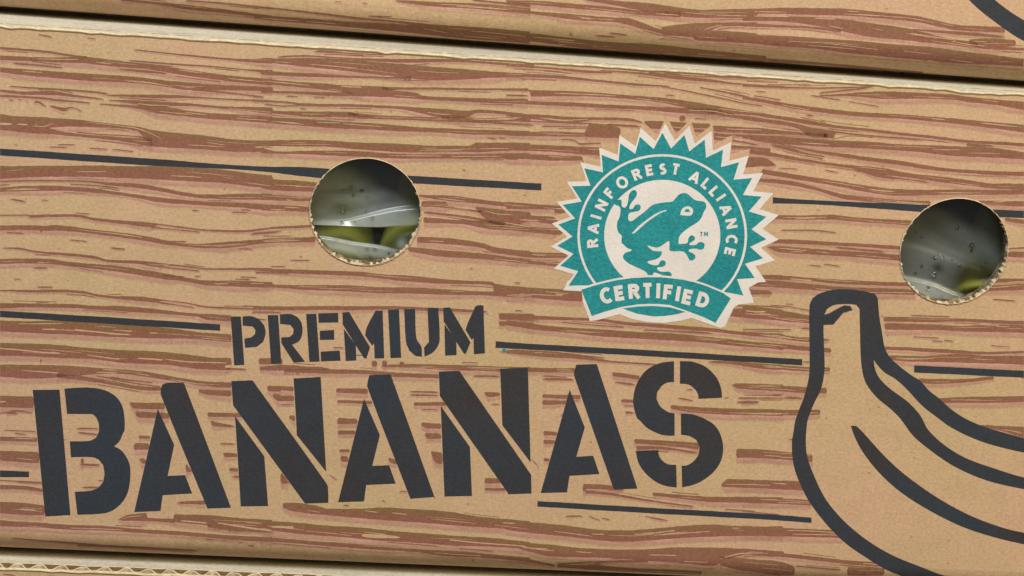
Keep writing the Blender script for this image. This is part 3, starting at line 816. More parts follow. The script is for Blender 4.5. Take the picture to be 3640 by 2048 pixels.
LETTERS = {
 'B': ['I 300 1030, 545 1028, M 645 888, 415 900',
       'I 590 1018, 800 1008, 950 1030, 1060 1090, 1120 1180, 1140 1290, 1140 1400, M 1125 140, 1095 210, 1045 258, 1110 295, 1160 360, 1190 440, 1192 560, 1170 680, 1120 770, 1040 840, 950 872, 710 885, 685 675, 830 665, 900 640, 945 585, 957 510, 945 430, 905 380, 850 358, 650 357, 640 213, 820 208, 880 180, 905 130, I 907 1400, 905 1340, 880 1280, 845 1250, 615 1250'],
 'A': ['I 1445 1205, M 1595 245, 1535 530, 1695 522, 1760 690, 1490 705, 1470 850, 1230 860',
       'I 1485 985, 1530 965, 1678 965, 1692 985, M 2115 820, 1900 828, I 1475 1080, 1475 1020'],
 'N': ['I 2118 950, 2312 942, N 672 600, 685 640, 688 775, 475 782, I 2135 1170',
       'I 2150 1268, M 2420 350, 2455 805, 2205 808, 2155 20', 'J 370 925, 618 912, N 668 490, 400 155, J 395 1330'],
 'A2': ['J 1015 1112, N 1160 155, 1090 438, 1245 432, 1305 600, 1035 612, 1015 762, 778 770',
        'J 1065 895, 1250 888, 1264 905, N 1660 722, 1440 738, J 1048 1010, 1048 960'],
 'N2': ['J 1700 862, 1888 855, N 2545 520, 2548 690, 2340 697, J 1710 1085', 'J 1718 1178, N 1985 265, 2003 712, 1752 718',
        'J 2262 835, 2515 828, N 2540 405, 2282 65'],
 'A3': ['K 580 1148, O 718 85, 640 355, 795 345, 852 512, 578 528, 555 680, 315 685',
        'K 640 918, 825 912, 834 930, O 1200 645, 985 655, K 635 1060, 620 1000'],
 'S': ['K 1535 885, 1400 905, 1280 970, 1200 1080, 1165 1200, 1165 1300, 1195 1405, O 1225 25, 1290 90, 1400 145, 1480 160, 1540 160, K 1540 1365, 1480 1350, 1410 1300, 1375 1230, 1380 1170, 1430 1105, 1480 1080, 1535 1075',
       'K 1590 885, 1700 890, 1820 935, 1920 1030, 1965 1130, 1975 1220, 1760 1230, 1755 1190, 1725 1140, 1670 1100, 1590 1090',
       'K 1598 1365, 1700 1372, O 1800 0, 1900 60, 1960 150, 1985 270, 1965 390, 1900 490, 1800 570, 1700 615, 1610 632, 1605 438, 1660 430, 1720 390, 1760 330, 1768 260, 1740 200, 1680 165, 1600 152',
       'O 1185 300, 1390 293, 1400 350, 1440 400, 1490 425, 1555 428, 1560 635, 1480 625, 1380 590, 1280 510, 1210 410'],
 'P': ['I 2113 358, 2205 358, 2238 800, 2145 805', 'I 2222 358, 2300 355, 2370 380, 2420 440, 2432 510, 2410 590, 2350 635, 2245 645, 2238 560, 2300 550, 2335 520, 2340 480, 2315 450, 2222 440'],
 'R': ['J 133 345, 228 345, 258 785, 165 793', 'J 245 338, 345 336, 405 362, 440 410, 452 480, 440 550, 410 590, 355 615, 475 772, 372 780, 258 600, 258 550, 335 545, 368 515, 370 470, 340 435, 247 425'],
 'E': ['J 485 335, 578 333, 608 770, 515 773', 'J 595 330, 778 325, 780 412, 600 415', 'J 610 490, 740 480, 743 570, 612 572', 'J 618 680, 792 670, 800 762, 622 768'],
 'M': ['J 830 470, 940 620, 945 760, 848 765', 'J 818 322, 878 316, 1070 640, 1035 745, 1012 735, 820 430', 'J 1120 305, 1185 303, 1200 740, 1112 742, 1108 600, 1090 625, 1025 530, 1040 460'],
 'I': ['J 1235 297, 1335 293, 1355 735, 1258 738'],
 'U': ['J 1383 292, 1483 288, 1495 560, 1540 635, 1545 725, 1490 720, 1430 670, 1400 590', 'J 1597 280, 1695 278, 1708 560, 1690 630, 1640 690, 1570 725, 1565 645, 1610 590'],
 'M2': ['J 1752 430, 1860 580, 1862 712, 1758 715', 'J 1740 278, 1800 273, 1990 595, 1945 702, 1925 690, 1745 400', 'J 2035 265, 2060 255, 2108 256, 2122 695, 2022 703, 2018 555, 2000 570, 1945 480, 1965 420'],
}
LINES = ['E 0 108 170, 1300 195 258, 2576 275 335; F 258 275 337, 1450 357 425, 2576 425 487; G 320 650 712',
         'G 2440 775 835; H 280 555 610, 1680 625 690, 2350 668 735, 2576 680 745',
         'I 0 305 362, 1000 365 425, 2015 430 488',
         'J 2220 585 645; K 0 712 768, 1300 785 840, 2576 860 915; L 545 748 805',
         'L 1570 805 870, 2576 855 918', 'O 285 760 810, 1300 820 870, 2576 893 942; P 630 912 960', 'M 0 478 540, 265 490 540']
OUTLINE = '''L 1235 190, 1210 150, 1100 125, 950 108, 820 115, 700 150, 640 190, 612 260, 612 600, 612 850, 600 950, 560 1100, 520 1200, 480 1320, 462 1440,
P 452 200, 455 350, 480 480, 530 610, 600 750, 700 890, 820 1030, 960 1160, 1150 1290, 1300 1380, 1450 1448, 1700 1560, 2000 1660, 2576 1760, 2840 1785, 2840 1625,
2576 1600, 2200 1530, 1850 1448, 1650 1370, 1400 1270, 1200 1160, 1000 1010, 850 860, 740 710, 650 520, 590 350, 578 200, 588 60,
L 600 1290, 650 1160, 710 1040, 735 950, 750 830, 745 650, 740 500, 740 435, 830 432, 870 385, 920 325, 1008 300, 985 262, 930 255, 870 285, 800 325, 748 342, 770 290,
840 252, 960 243, 1040 250, 1070 290, 1075 500, 1080 700, 1095 850, 1130 970, 1230 1100, 1350 1200, P 1440 0, 1560 160, 1700 280, 1900 420, 2100 520, 2300 590, 2576 650, 2840 690,
2840 590, 2576 545, 2300 460, 2050 370, 1850 250, 1700 110, 1640 0, L 1600 1230, 1500 1130, 1350 1020, 1250 920, 1210 830, 1200 750, 1225 790, 1300 870, 1400 930, 1500 1020,
1650 1180, P 1790 0, 1900 80, 2100 180, 2300 250, 2576 315, 2840 360, 2840 245, 2576 185, 2200 75, 2030 0, L 1900 1200, 1800 1110, 1700 1030, 1630 950, 1550 900, 1420 800, 1340 720,
1300 640, 1275 500, 1250 350, 1240 230'''
RIB = '''P 990 70, 1040 72, 1100 130, 1300 350, 1500 530, 1800 740, 2100 900, 2400 1010, 2576 1050, 2840 1095, 2840 1200, 2576 1155, 2300 1090, 2000 990, 1700 840, 1450 680, 1250 500, 1100 310, 1030 180'''
TEETH = '''K 568 195, 658 62, 492 12, G 615 1295, 465 1220, 605 1135, 475 1025, 630 970, 515 845, 690 815, 600 675, 770 670, 712 510, 885 548, 872 388, 1028 448, 1042 282, 1180 378,
1222 222, 1348 335, 1428 185, 1508 330, 1630 205, 1675 355, 1815 248, 1828 415, 1983 340, 1965 500, 2130 455, 2080 615, 2250 600, 2165 755, 2338 770, 2220 905, 2380 955, 2245 1070,
2380 1160, 2232 1230, 2350 1335, 2185 1385, K 2275 125, 2112 135, 2170 285, 1985 250, 1400 200, 790 190'''
RIBBON_WHITE = '''K 560 150, 525 235, 690 240, 700 340, 765 520, 830 510, 1035 455, 1150 500, 1300 530, 1450 535, 1600 515, 1695 490, 1960 582, 2000 570, 2085 390, 2130 365, 2265 355, 2215 215, 2360 135, 2000 60, 1400 20, 900 60'''
RIBBON = '''K 685 232, 790 198, 900 168, 1020 142, 1150 125, 1300 116, 1420 118, 1500 125, 1620 140, 1740 168, 1850 205, 1985 262, 2055 312, 1915 535, 1800 480, 1640 420, 1500 372, 1400 362, 1300 360, 1200 366, 1060 388, 900 432, 782 472'''
RIBBON_RIM = '''K 690 212, 790 178, 900 150, 1020 124, 1150 107, 1300 98, 1420 100, 1500 107, 1620 122, 1740 150, 1850 187, 1985 244, 2050 285, 2055 330, 1985 280, 1850 225, 1740 190, 1620 160, 1500 140, 1300 130, 1150 140, 1020 160, 900 185, 790 215, 700 245'''
LENS = '''K 1065 402, 1200 385, 1350 380, 1500 392, 1640 434, 1560 456, 1450 472, 1350 476, 1200 452, 1120 425'''
FROG = '''Q 985 345, 1040 280, 1085 248, 1140 240, 1185 260, 1230 300, 1270 330, 1330 342, 1385 352, 1412 385, 1412 430, 1380 490, 1360 540, 1330 590, 1280 630, 1200 680, 1130 730, 1080 780, 1060 830, 1060 893,
1110 893, 1165 885, 1180 850, 1185 820, 1215 785, 1255 795, 1270 825, 1250 855, 1205 885, 1205 910, 1280 905, 1310 880, 1345 870, 1385 885, 1392 920, 1375 960, 1330 970, 1280 955, 1200 965, 1190 990, 1230 1010,
1270 1040, 1270 1080, 1235 1108, 1195 1100, 1175 1060, 1150 1020, 1100 990, 950 985, 940 920, 935 858, 880 890, 810 935, 750 940, 655 915, 700 960, 740 985, 835 990, 840 1020, 820 1060, 760 1095, 660 1120,
680 1150, 750 1170, 800 1160, 820 1120, 855 1105, 890 1125, 885 1170, 850 1190, 785 1200, 800 1240, 860 1255, 930 1250, 965 1275, 965 1310, 930 1340, 890 1335, 840 1295, 760 1265, 730 1275, 735 1300, 770 1330,
775 1370, 680 1370, 665 1310, 640 1260, 560 1215, 440 1160, 380 1120, 345 1080, 345 1040, 380 1005, 445 985, 445 965, 400 950, 350 905, 322 870, 325 790, 285 750, 265 690, 270 610, 300 540, 310 450, 290 410, 240 390,
240 345, 270 330, 320 330, 325 400, 350 425, 375 425, 400 380, 410 320, 420 260, 450 215, 495 200, 520 230, 515 280, 480 330, 440 380, 425 440, 470 440, 495 400, 530 385, 565 400, 568 440, 545 470, 500 480, 430 495,
410 540, 415 590, 460 600, 540 540, 620 480, 700 410, 760 380, 860 362, 940 355'''
FROG_WHITE = ['Q 455 760, 540 670, 640 590, 740 520, 820 480, 900 455, 900 472, 830 495, 750 545, 650 615, 560 695, 480 760',
              'Q 1080 522, 1090 470, 1120 430, 1180 412, 1225 430, 1245 470, 1225 520, 1180 532']
FROG_EYE = 'Q 1128 480, 1150 450, 1185 445, 1212 480, 1170 486'
# monoline capitals in a unit cell: x -0.5..0.5, y 0 (foot) .. 1 (head)
arc = lambda cx, cy, rx, ry, a0, a1, n=9: [(cx + rx * math.cos(math.radians(a0 + (a1 - a0) * i / n)), cy + ry * math.sin(math.radians(a0 + (a1 - a0) * i / n))) for i in range(n + 1)]
GLYPH = {
 'R': [[(-.3, 0), (-.3, 1)], [(-.3, .87)] + arc(.02, .69, .27, .18, 90, -90) + [(-.3, .51)], [(0, .5), (.36, 0)]],
 'A': [[(-.42, 0), (0, .98)], [(.42, 0), (0, .98)], [(-.27, .3), (.27, .3)]],
 'I': [[(0, 0), (0, 1)]],
 'N': [[(-.36, 0), (-.36, 1)], [(-.36, .93), (.36, .07)], [(.36, 0), (.36, 1)]],
 'F': [[(-.26, 0), (-.26, 1)], [(-.26, .88), (.3, .88)], [(-.26, .5), (.22, .5)]],
 'O': [arc(0, .5, .46, .44, 90, 450, 22)],
 'E': [[(-.28, 0), (-.28, 1)], [(-.28, .88), (.3, .88)], [(-.28, .5), (.24, .5)], [(-.28, .12), (.3, .12)]],
 'S': [arc(0, .7, .22, .18, 40, 270, 9) + arc(0, .31, .24, .2, 90, -140, 9)],
 'T': [[(0, 0), (0, .9)], [(-.34, .88), (.34, .88)]],
 'L': [[(-.22, 0), (-.22, 1)], [(-.22, .12), (.3, .12)]],
 'C': [arc(.08, .5, .42, .42, 50, 310, 16)],
 'D': [[(-.34, 0), (-.34, 1)], [(-.34, .88)] + arc(-.08, .5, .42, .38, 90, -90, 12) + [(-.34, .12)]],
 'M': [[(-.4, 0), (-.32, 1)], [(-.32, .96), (0, .2)], [(0, .2), (.32, .96)], [(.4, 0), (.32, 1)]],
}


def letter_strokes(ch, cx, cy, height, ang, w, wid=1.0):
    """glyph centred on a photo pixel, turned by ang (radians, clockwise as seen), width w -> list of quads"""
    ca, sa = math.cos(ang), math.sin(ang)
    out = []
    for s in GLYPH[ch]:
        path = []
        for gx, gy in s:
            x, y = gx * height * wid, -(gy - 0.5) * height
            path.append((cx + x * ca - y * sa, cy + x * sa + y * ca))
        out += stroke(path, w)
    return out


RING = [('R', 788, 1197), ('A', 795, 1062), ('I', 820, 955), ('N', 872, 848), ('F', 945, 735), ('O', 1060, 640), ('R', 1193, 565), ('E', 1312, 527), ('S', 1432, 517), ('T', 1550, 517),
        ('A', 1728, 590), ('L', 1830, 652), ('L', 1905, 722), ('I', 1965, 778), ('A', 2012, 888), ('N', 2060, 1017), ('C', 2063, 1162), ('E', 2045, 1278)]
BANNER = [('C', 912, 285, -13), ('E', 1038, 262, -9), ('R', 1168, 245, -5), ('T', 1292, 238, -1), ('I', 1390, 241, 2), ('F', 1484, 254, 6), ('I', 1572, 268, 9), ('E', 1662, 300, 13), ('D', 1800, 326, 17)]


# ------------------------------------------------------------------ boxes
def root(name, loc, rz, label, cat, group=None):
    o = bpy.data.objects.new(name, None)
    C.objects.link(o)
    o.location, o.rotation_euler = loc, (0, 0, rz)
    o.empty_display_size = 0.05
    o['label'], o['category'] = label, cat
    if group:
        o['group'] = group
    return o


XC = 0.5 * (XL + XR)
WX = XR - XL


def crush(x):
    """dents along the cut upper edge of the front wall"""
    d = 0.00022 * (math.sin(x * 173) + math.sin(x * 411 + 1) + math.sin(x * 947 + 2))
    d += 0.0011 * math.exp(-((x - 0.193) / 0.016) ** 2) * (1 + 0.5 * math.sin(x * 1500))
    return max(0.0, d)


def front_panel_mesh():
    V, F, MI = [], [], []
    xs = np.linspace(XL, XR, 137)
    nh = 72
    top_f = [(x, H - crush(x)) for x in xs]

    def face(y, zlo, top, flip):
        loop = [Vector((XL, zlo, 0)), Vector((XR, zlo, 0))] + [Vector((x, z, 0)) for x, z in reversed(top)]
        loops = [loop]
        for hx, hz, hr in hole_c:
            loops.append([Vector((hx + hr * math.cos(a), hz + hr * math.sin(a), 0)) for a in np.linspace(0, 2 * math.pi, nh, False)])
        flat = [q for L in loops for q in L]
        b = len(V)
        V.extend((q.x, y, q.y) for q in flat)
        for i, j, k in tessellate_polygon(loops):
            a_, b_, c_ = flat[i], flat[j], flat[k]
            s = (b_.x - a_.x) * (c_.y - a_.y) - (b_.y - a_.y) * (c_.x - a_.x)
            t = (i, j, k) if (s > 0) != flip else (i, k, j)
            F.append(tuple(b + q for q in t))
            MI.append(1 if flip else 0)
        return b, len(loop)

    top_f = [(x, z - 0.0014) for x, z in top_f]
    fb, ln = face(0.0, RF + G0, top_f, False)
    bb, _ = face(T, RF + G0, [(x, H - 0.0002 - 0.5 * crush(x + 0.03)) for x in xs], True)
    # hole walls
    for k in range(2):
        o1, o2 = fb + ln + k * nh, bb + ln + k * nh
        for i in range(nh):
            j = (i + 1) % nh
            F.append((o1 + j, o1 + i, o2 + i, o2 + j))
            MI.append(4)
    # upper cut edge: two thin liners with the hollow of the flutes between them
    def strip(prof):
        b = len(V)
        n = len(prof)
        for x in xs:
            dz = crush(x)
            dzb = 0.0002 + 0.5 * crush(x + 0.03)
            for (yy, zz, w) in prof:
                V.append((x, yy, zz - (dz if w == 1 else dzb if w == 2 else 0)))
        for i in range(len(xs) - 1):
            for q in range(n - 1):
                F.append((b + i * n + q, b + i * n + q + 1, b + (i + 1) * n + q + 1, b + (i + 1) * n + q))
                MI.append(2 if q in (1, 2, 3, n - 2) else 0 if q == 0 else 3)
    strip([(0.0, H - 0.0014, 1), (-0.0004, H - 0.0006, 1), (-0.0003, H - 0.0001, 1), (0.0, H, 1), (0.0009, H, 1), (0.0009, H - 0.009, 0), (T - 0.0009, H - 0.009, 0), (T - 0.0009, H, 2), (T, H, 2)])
    # rolled fold into the bottom
    b = len(V)
    arcs = [math.radians(a) for a in np.linspace(0, 90, 11)]
    for x in (XL, XR):
        for a in arcs:
            V.append((x, RF - RF * math.cos(a), G0 + RF - RF * math.sin(a)))
        V.append((x, RF + 0.03, G0))
    n = len(arcs) + 1
    for i in range(n - 1):
        F.append((b + i, b + i + 1, b + n + i + 1, b + n + i))
        MI.append(0)
    # closed ends
    for x in (XL, XR):
        b = len(V)
        V.extend([(x, 0, RF + G0), (x, T, RF + G0), (x, T, H - 0.009), (x, 0, H - 0.009)])
        F.append((b, b + 1, b + 2, b + 3))
        MI.append(2)
    me_ = mesh('front_panel', V, F, MI)
    me_.polygons.foreach_set('use_smooth', [abs(p.normal.y) > 0.02 and p.normal.z < -0.02 for p in me_.polygons])
    return me_


def flute_mesh():
    """wavy middle layer of the corrugated board, open at the cut edge"""
    V, F = [], []
    per, n = 0.0094, 14
    N = int(WX / per * n)
    amp, th = (T - 0.0018) / 2 - 0.0003, 0.0009
    for i in range(N + 1):
        x = XL + 0.002 + (WX - 0.004) * i / N
        ph = 2 * math.pi * x / per
        s = math.sin(ph) * 1.25
        y = T / 2 + amp * max(-1, min(1, s))
        zt = H - 0.0001 - crush(x) * 0.8 - 0.0003 * abs(math.sin(x * 700))
        th_ = th * 0.5 * (1 + 0.5 * abs(math.cos(ph)))
        V += [(x, y - th_, zt), (x, y + th_, zt), (x, y + th_, H - 0.0088), (x, y - th_, H - 0.0088)]
    for i in range(N):
        a, b = 4 * i, 4 * i + 4
        F += [(a, a + 1, b + 1, b), (a + 1, a + 2, b + 2, b + 1), (a + 3, a, b, b + 3)]
    return mesh('corrugated_edge', V, F)


def slab(name, x0, x1, y0, y1, z0, z1):
    bm = bmesh.new()
    bmesh.ops.create_cube(bm, size=1)
    for v in bm.verts:
        v.co = ((x0 + x1) / 2 + v.co.x * (x1 - x0), (y0 + y1) / 2 + v.co.y * (y1 - y0), (z0 + z1) / 2 + v.co.z * (z1 - z0))
    bmesh.ops.bevel(bm, geom=bm.edges[:], offset=0.0006, segments=2, affect='EDGES')
    m = bpy.data.meshes.new(name)
    bm.to_mesh(m)
    bm.free()
    return m


def rim_mesh(k):
    """torn pale fibres round a punched hole"""
    hx, hz, hr = hole_c[k]
    V, F = [], []
    n = 240
    r = np.random.default_rng(5 + k)
    ji = np.repeat(r.uniform(-0.0009, 0.0003, n // 2 + 1), 2)[:n] * r.uniform(0.2, 1.1, n)
    jo = r.uniform(0.0000, 0.0006, n)
    for i in range(n):
        a = 2 * math.pi * i / n
        low = 0.5 - 0.5 * math.sin(a)
        ri, ro = hr + ji[i] * (0.6 + low), hr + 0.0002 + jo[i] * (0.5 + 0.7 * low)
        for rr, y in ((ri, 0.0016), (ri + 0.0002, -0.00015), (hr + 0.00015, -0.00048), (ro, -0.00026)):
            V.append((hx + rr * math.cos(a), y, hz + rr * math.sin(a)))
    for i in range(n):
        for q in range(3):
            a, b = 4 * i + q, 4 * ((i + 1) % n) + q
            F.append((a, b, b + 1, a + 1))
    m = mesh('hole_rim', V, F)
    return m


def line_band(txt):
    out = []
    for t, arr in parse_bands(txt):
        for x, u, w in arr:
            a, b = tp(t, x, u), tp(t, x, w)
            out.append((a[0], a[1], b[1]))
    return out


def build_prints(panel, plane):
    """every print on the middle box, as children of its front wall"""
    bands = parse_bands(GRAIN_TXT)
    hair, gap = fine_grain(bands, 3)
    new_obj('grain_wash', ribbons(bands, plane, 1.5e-5, 1.5e-7, 'grain_wash', halo=True), panel, [WASH])
    new_obj('wood_grain_print', ribbons(bands + hair, plane, 1.1e-4, 1e-7, 'wood_grain_print'), panel, [GRAIN])
    new_obj('grain_gaps', ribbons(parse_bands(GAP_TXT) + gap, plane, 2.7e-4, 4e-8, 'grain_gaps'), panel, [KRAFT])
    for o in panel.children:
        if o.name.startswith(('grain', 'wood')):
            o['kind'] = 'stuff'
    shared_prints(panel, plane)


def shared_prints(panel, plane):
    for key, polys in LETTERS.items():
        new_obj('printed_letter', poly_mesh([soften(pts(q)) for q in polys], plane, 3.4e-4, 'printed_letter'), panel, [BLACK])
    for L in LINES:
        new_obj('printed_line', ribbons([(None, line_band(L))], plane, 3.2e-4, 0, 'printed_line', plain=True, rough=0.5), panel, [BLACK])
    ol = pts(OUTLINE.replace('\n', ' '))
    new_obj('printed_banana', poly_mesh([soften(ol), soften(pts(RIB))], plane, 3.4e-4, 'printed_banana'), panel, [BLACK])
    for q in ('J 945 708, 1012 711, 1012 718, 945 717', 'J 2280 652, 2318 655, 2303 690, 2288 688'):
        new_obj('printed_smudge', poly_mesh([pts(q)], plane, 2.9e-4, 'printed_smudge'), panel, [TEAL])
    # ---- certification seal
    teeth = pts(TEETH.replace('\n', ' '))
    cx, cy = tp('G', 1427, 1127)
    s = 2.576
    white = [(cx + (x - cx) * 1.09 + 27 / s, cy + (y - cy) * 1.09) for x, y in teeth[:-3]]
    kraft = [(x + 12 / s, y - 62 / s) for x, y in white[3:37]]
    groups = []
    groups.append(([kraft], 3.0e-4, 0))
    groups.append(([white], 3.3e-4, 1))
    groups.append(([pts(RIBBON_WHITE)], 3.5e-4, 1))
    groups.append(([teeth], 3.7e-4, 2))

    def ell(rx, n=72, k=0.96):
        return [(cx + rx / s * math.cos(a), cy + rx * k / s * math.sin(a)) for a in np.linspace(0, 2 * math.pi, n, False)]
    groups.append(([(ell(777), ell(755))], 3.9e-4, 1))
    groups.append(([ell(532)], 3.95e-4, 1))
    groups.append(([smooth_loop(pts(FROG.replace('\n', ' ')), 3)], 4.1e-4, 2))
    groups.append(([soften(pts(q), 4, 60) for q in FROG_WHITE], 4.3e-4, 1))
    groups.append(([pts(FROG_EYE)], 4.5e-4, 2))
    groups.append(([pts(RIBBON_RIM)], 4.2e-4, 1))
    groups.append(([pts(RIBBON), pts(LENS)], 4.4e-4, 2))
    txt = []
    for ch, x, y in RING:
        px, py = tp('G', x, y)
        ang = math.atan2((px - cx), -(py - cy) / 0.96)
        txt += letter_strokes(ch, px, py, 102 / s, ang, 25 / s, 0.86)
    for ch, x, y, a in BANNER:
        px, py = tp('K', x, y)
        txt += letter_strokes(ch, px, py, 136 / s, math.radians(a), 36 / s, 0.82)
    groups.append((txt, 4.7e-4, 1))
    tm = []
    for ch, x in (('T', 1350), ('M', 1410)):
        px, py = tp('Q', x, 768)
        tm += letter_strokes(ch, px, py, 60 / 3.622, 0.06, 13 / 3.622, 0.9)
    groups.append((tm, 4.3e-4, 2))
    V, F, MI = [], [], []
    for polys, off, m in groups:
        me_ = poly_mesh(polys, plane, off, 'tmp')
        b = len(V)
        V += [tuple(v.co) for v in me_.vertices]
        for p in me_.polygons:
            F.append(tuple(b + i for i in p.vertices))
            MI.append(m)
        bpy.data.meshes.remove(me_)
    new_obj('printed_seal', mesh('printed_seal', V, F, MI), panel, [KRAFT, WHITE, TEAL])


def build_box(loc, rz, label):
    r = root('banana_box', loc, rz, label, 'box', 'stacked banana boxes')
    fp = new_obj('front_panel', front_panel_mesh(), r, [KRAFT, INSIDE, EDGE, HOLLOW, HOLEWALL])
    new_obj('corrugated_edge', flute_mesh(), fp, [EDGE])
    for k in range(2):
        new_obj('hole_rim', rim_mesh(k), fp, [EDGE])
    t = 0.005
    new_obj('top_flange', slab('top_flange', XL + 0.0075, XR - 0.0075, T + 0.0004, 0.095, H - 0.0068, H - 0.0018), r, [PALE])
    new_obj('bottom_panel', slab('bottom_panel', XL + 0.0002, XR - 0.0002, RF + 0.008, DEPTH - t - 0.0002, 0.0, t), r, [KRAFT])
    new_obj('back_panel', slab('back_panel', XL, XR, DEPTH - t, DEPTH, 0.0, H - 0.001), r, [KRAFT])
    new_obj('side_panel', slab('side_panel', XL + 0.0004, XL + 0.0064, T + 0.0002, DEPTH - t - 0.0002, t + 0.0002, H - 0.0015), r, [KRAFT])
    new_obj('side_panel', slab('side_panel', XR - 0.0064, XR - 0.0004, T + 0.0002, DEPTH - t - 0.0002, t + 0.0002, H - 0.0015), r, [KRAFT])
    return r, fp


def copy_box(src, loc, rz, label, skip=()):
    r = src.copy()
    C.objects.link(r)
    r.location, r.rotation_euler = loc, (0, 0, rz)
    r['label'] = label
    panel = None
    for ch in list(src.children):
        c = ch.copy()
        C.objects.link(c)
        c.parent = r
        if ch.name.startswith('front_panel'):
            panel = c
        for gch in list(ch.children):
            if gch.data.name.split('.')[0] in skip:
                continue
            d = gch.copy()
            C.objects.link(d)
            d.parent = c
    return r, panel


box, panel = build_box((0, 0, 0), 0, 'cardboard banana box with whole BANANAS lettering and frog seal, middle of the stack')
build_prints(panel, MID)

# upper box: set back on the ledge of the middle one and pushed sideways
SL = math.atan2(0.019 - 0.033, 0.44)
U_ORG = (0.024, 0.0205 - 0.0085 - math.tan(-SL) * 0.024, H - 0.0004)
up_box, up_panel = copy_box(box, U_ORG, SL, 'cardboard banana box stacked on top, only its lower wood-grain strip showing',
                            ('grain_wash', 'wood_grain_print', 'grain_gaps', 'printed_letter', 'printed_line', 'printed_banana', 'printed_smudge', 'printed_seal'))
shared_prints(up_panel, lambda px, py: (MID(px, py)[0], MID(px, py)[1] + 0.008))
UPL = Plane(U_ORG[1] - math.tan(SL) * U_ORG[0], math.tan(SL), U_ORG)
u_bands = parse_bands(UPPER_TXT)
u_hair, u_gap = fine_grain(u_bands, 8)
new_obj('grain_wash', ribbons(u_bands, UPL, 1.5e-5, 1.5e-7, 'grain_wash_upper', halo=True, clip_holes=False), up_panel, [WASH])
new_obj('wood_grain_print', ribbons(u_bands + u_hair, UPL, 1.1e-4, 1e-7, 'wood_grain_upper', clip_holes=False), up_panel, [GRAIN])
new_obj('grain_gaps', ribbons(parse_bands(UPPER_GAP) + u_gap, UPL, 2.7e-4, 4e-8, 'grain_gaps_upper', clip_holes=False), up_panel, [KRAFT])
for o in up_panel.children:
    if o.name.startswith(('grain', 'wood')):
        o['kind'] = 'stuff'

# the middle box's flutes are crushed shut: its flange board lies over them up to the front liner
for o in box.children:
    if o.name.startswith('top_flange'):
        flat = slab('top_flange_forward', XL + 0.0075, XR - 0.0075, 0.0011, 0.095, H - 0.0050, H - 0.0004)
        flat.materials.append(PALE)
        open_flange, o.data = o.data, flat
low_box, low_panel = copy_box(box, (-0.012, -0.0075, -(H - 0.0018)), math.radians(0.35), 'cardboard banana box under the stack, its corrugated rim with open flutes showing')

for o in low_box.children:
    if o.name.startswith('top_flange'):
        o.data = open_flange

# ------------------------------------------------------------------ bananas inside
mn = Mat('green_banana_peel')
cg = mn.ramp(mn.noise(22, 3, 0.6), ((0.3, (0.42, 0.50, 0.06, 1)), (0.7, (0.58, 0.56, 0.09, 1))))
sp = mn.ramp(mn.noise(160, 2, 0.5), ((0.0, g(0)), (0.68, g(0)), (0.74, g(0.6)), (1, g(0.6))))
cg = mn.mix(sp, cg, (0.09, 0.08, 0.02, 1))
mn.base(cg, 0.42, 0.4)
PEEL = mn.m
ms = Mat('brown_banana_stem')
ms.base(ms.ramp(ms.noise(80, 3, 0.6), ((0.3, (0.10, 0.07, 0.02, 1)), (0.7, (0.16, 0.15, 0.03, 1)))), 0.6, 0.3)
STEM = ms.m


def banana_mesh():
    """upright curved fruit, five soft ridges, tip at the foot"""
    V, F = [], []
    nz, na = 30, 20
    Lh, R0 = 0.190, 0.0175
    for i in range(nz + 1):
        t = i / nz
        z = 0.0 + Lh * t
        bow = 0.006 * math.sin(math.pi * t) ** 1.0
        rad = R0 * min(1.0, 0.30 + 2.6 * t) * min(1.0, 0.34 + 2.7 * (1 - t)) * (0.93 + 0.07 * math.sin(math.pi * t))
        rad = max(rad, 0.0045)
        for k in range(na):
            a = 2 * math.pi * k / na
            rr = rad * (1 + 0.045 * math.cos(5 * a))
            V.append((rr * math.cos(a), rr * math.sin(a) - bow, z))
    for i in range(nz):
        for k in range(na):
            a, b = i * na + k, i * na + (k + 1) % na
            F.append((a, b, b + na, a + na))
    F.append(tuple(range(na - 1, -1, -1)))
    F.append(tuple(nz * na + k for k in range(na)))
    return mesh('banana', V, F, smooth=True)


def banana_stem_mesh():
    V, F = [], []
    na = 8
    for i, (z, r_, y) in enumerate(((0.188, 0.0055, 0), (0.198, 0.0048, 0.002), (0.210, 0.006, 0.005), (0.2125, 0.0052, 0.0055))):
        for k in range(na):
            a = 2 * math.pi * k / na
            V.append((r_ * math.cos(a), r_ * math.sin(a) + y, z))
    for i in range(3):
        for k in range(na):
            a, b = i * na + k, i * na + (k + 1) % na
            F.append((a, b, b + na, a + na))
    F.append(tuple(3 * na + k for k in range(na)))
    return mesh('stem', V, F, smooth=True)


BM, SM = banana_mesh(), banana_stem_mesh()
BM.materials.append(PEEL)
SM.materials.append(STEM)
h1, h2 = hole_c


def place_banana(x, y, rz, label, tall=1.0):
    r = root('banana', (x, y, 0.0052), rz, label, 'banana', 'green bananas in the box')
    r.scale = (1, 1, tall)
    a = new_obj('fruit', BM, r)
    b = new_obj('stem', SM, r)


FB = 0.0303
g1 = on_plane(*tp('R', 870, 980), 0.03)[0]
place_banana(g1 - 0.0178, FB, 0.10, 'unripe green banana behind the hole above the word PREMIUM, left of its dark gap', 0.97)
place_banana(g1 + 0.0180, FB - 0.001, -0.12, 'unripe green banana behind the hole above the word PREMIUM, beside the bright glint')
g2 = on_plane(*tp('S', 980, 1000), 0.03)[0]
place_banana(g2 + 0.004, FB + 0.0002, 0.05, 'unripe yellow-green banana glimpsed behind the hole above the printed banana stalk', 0.94)

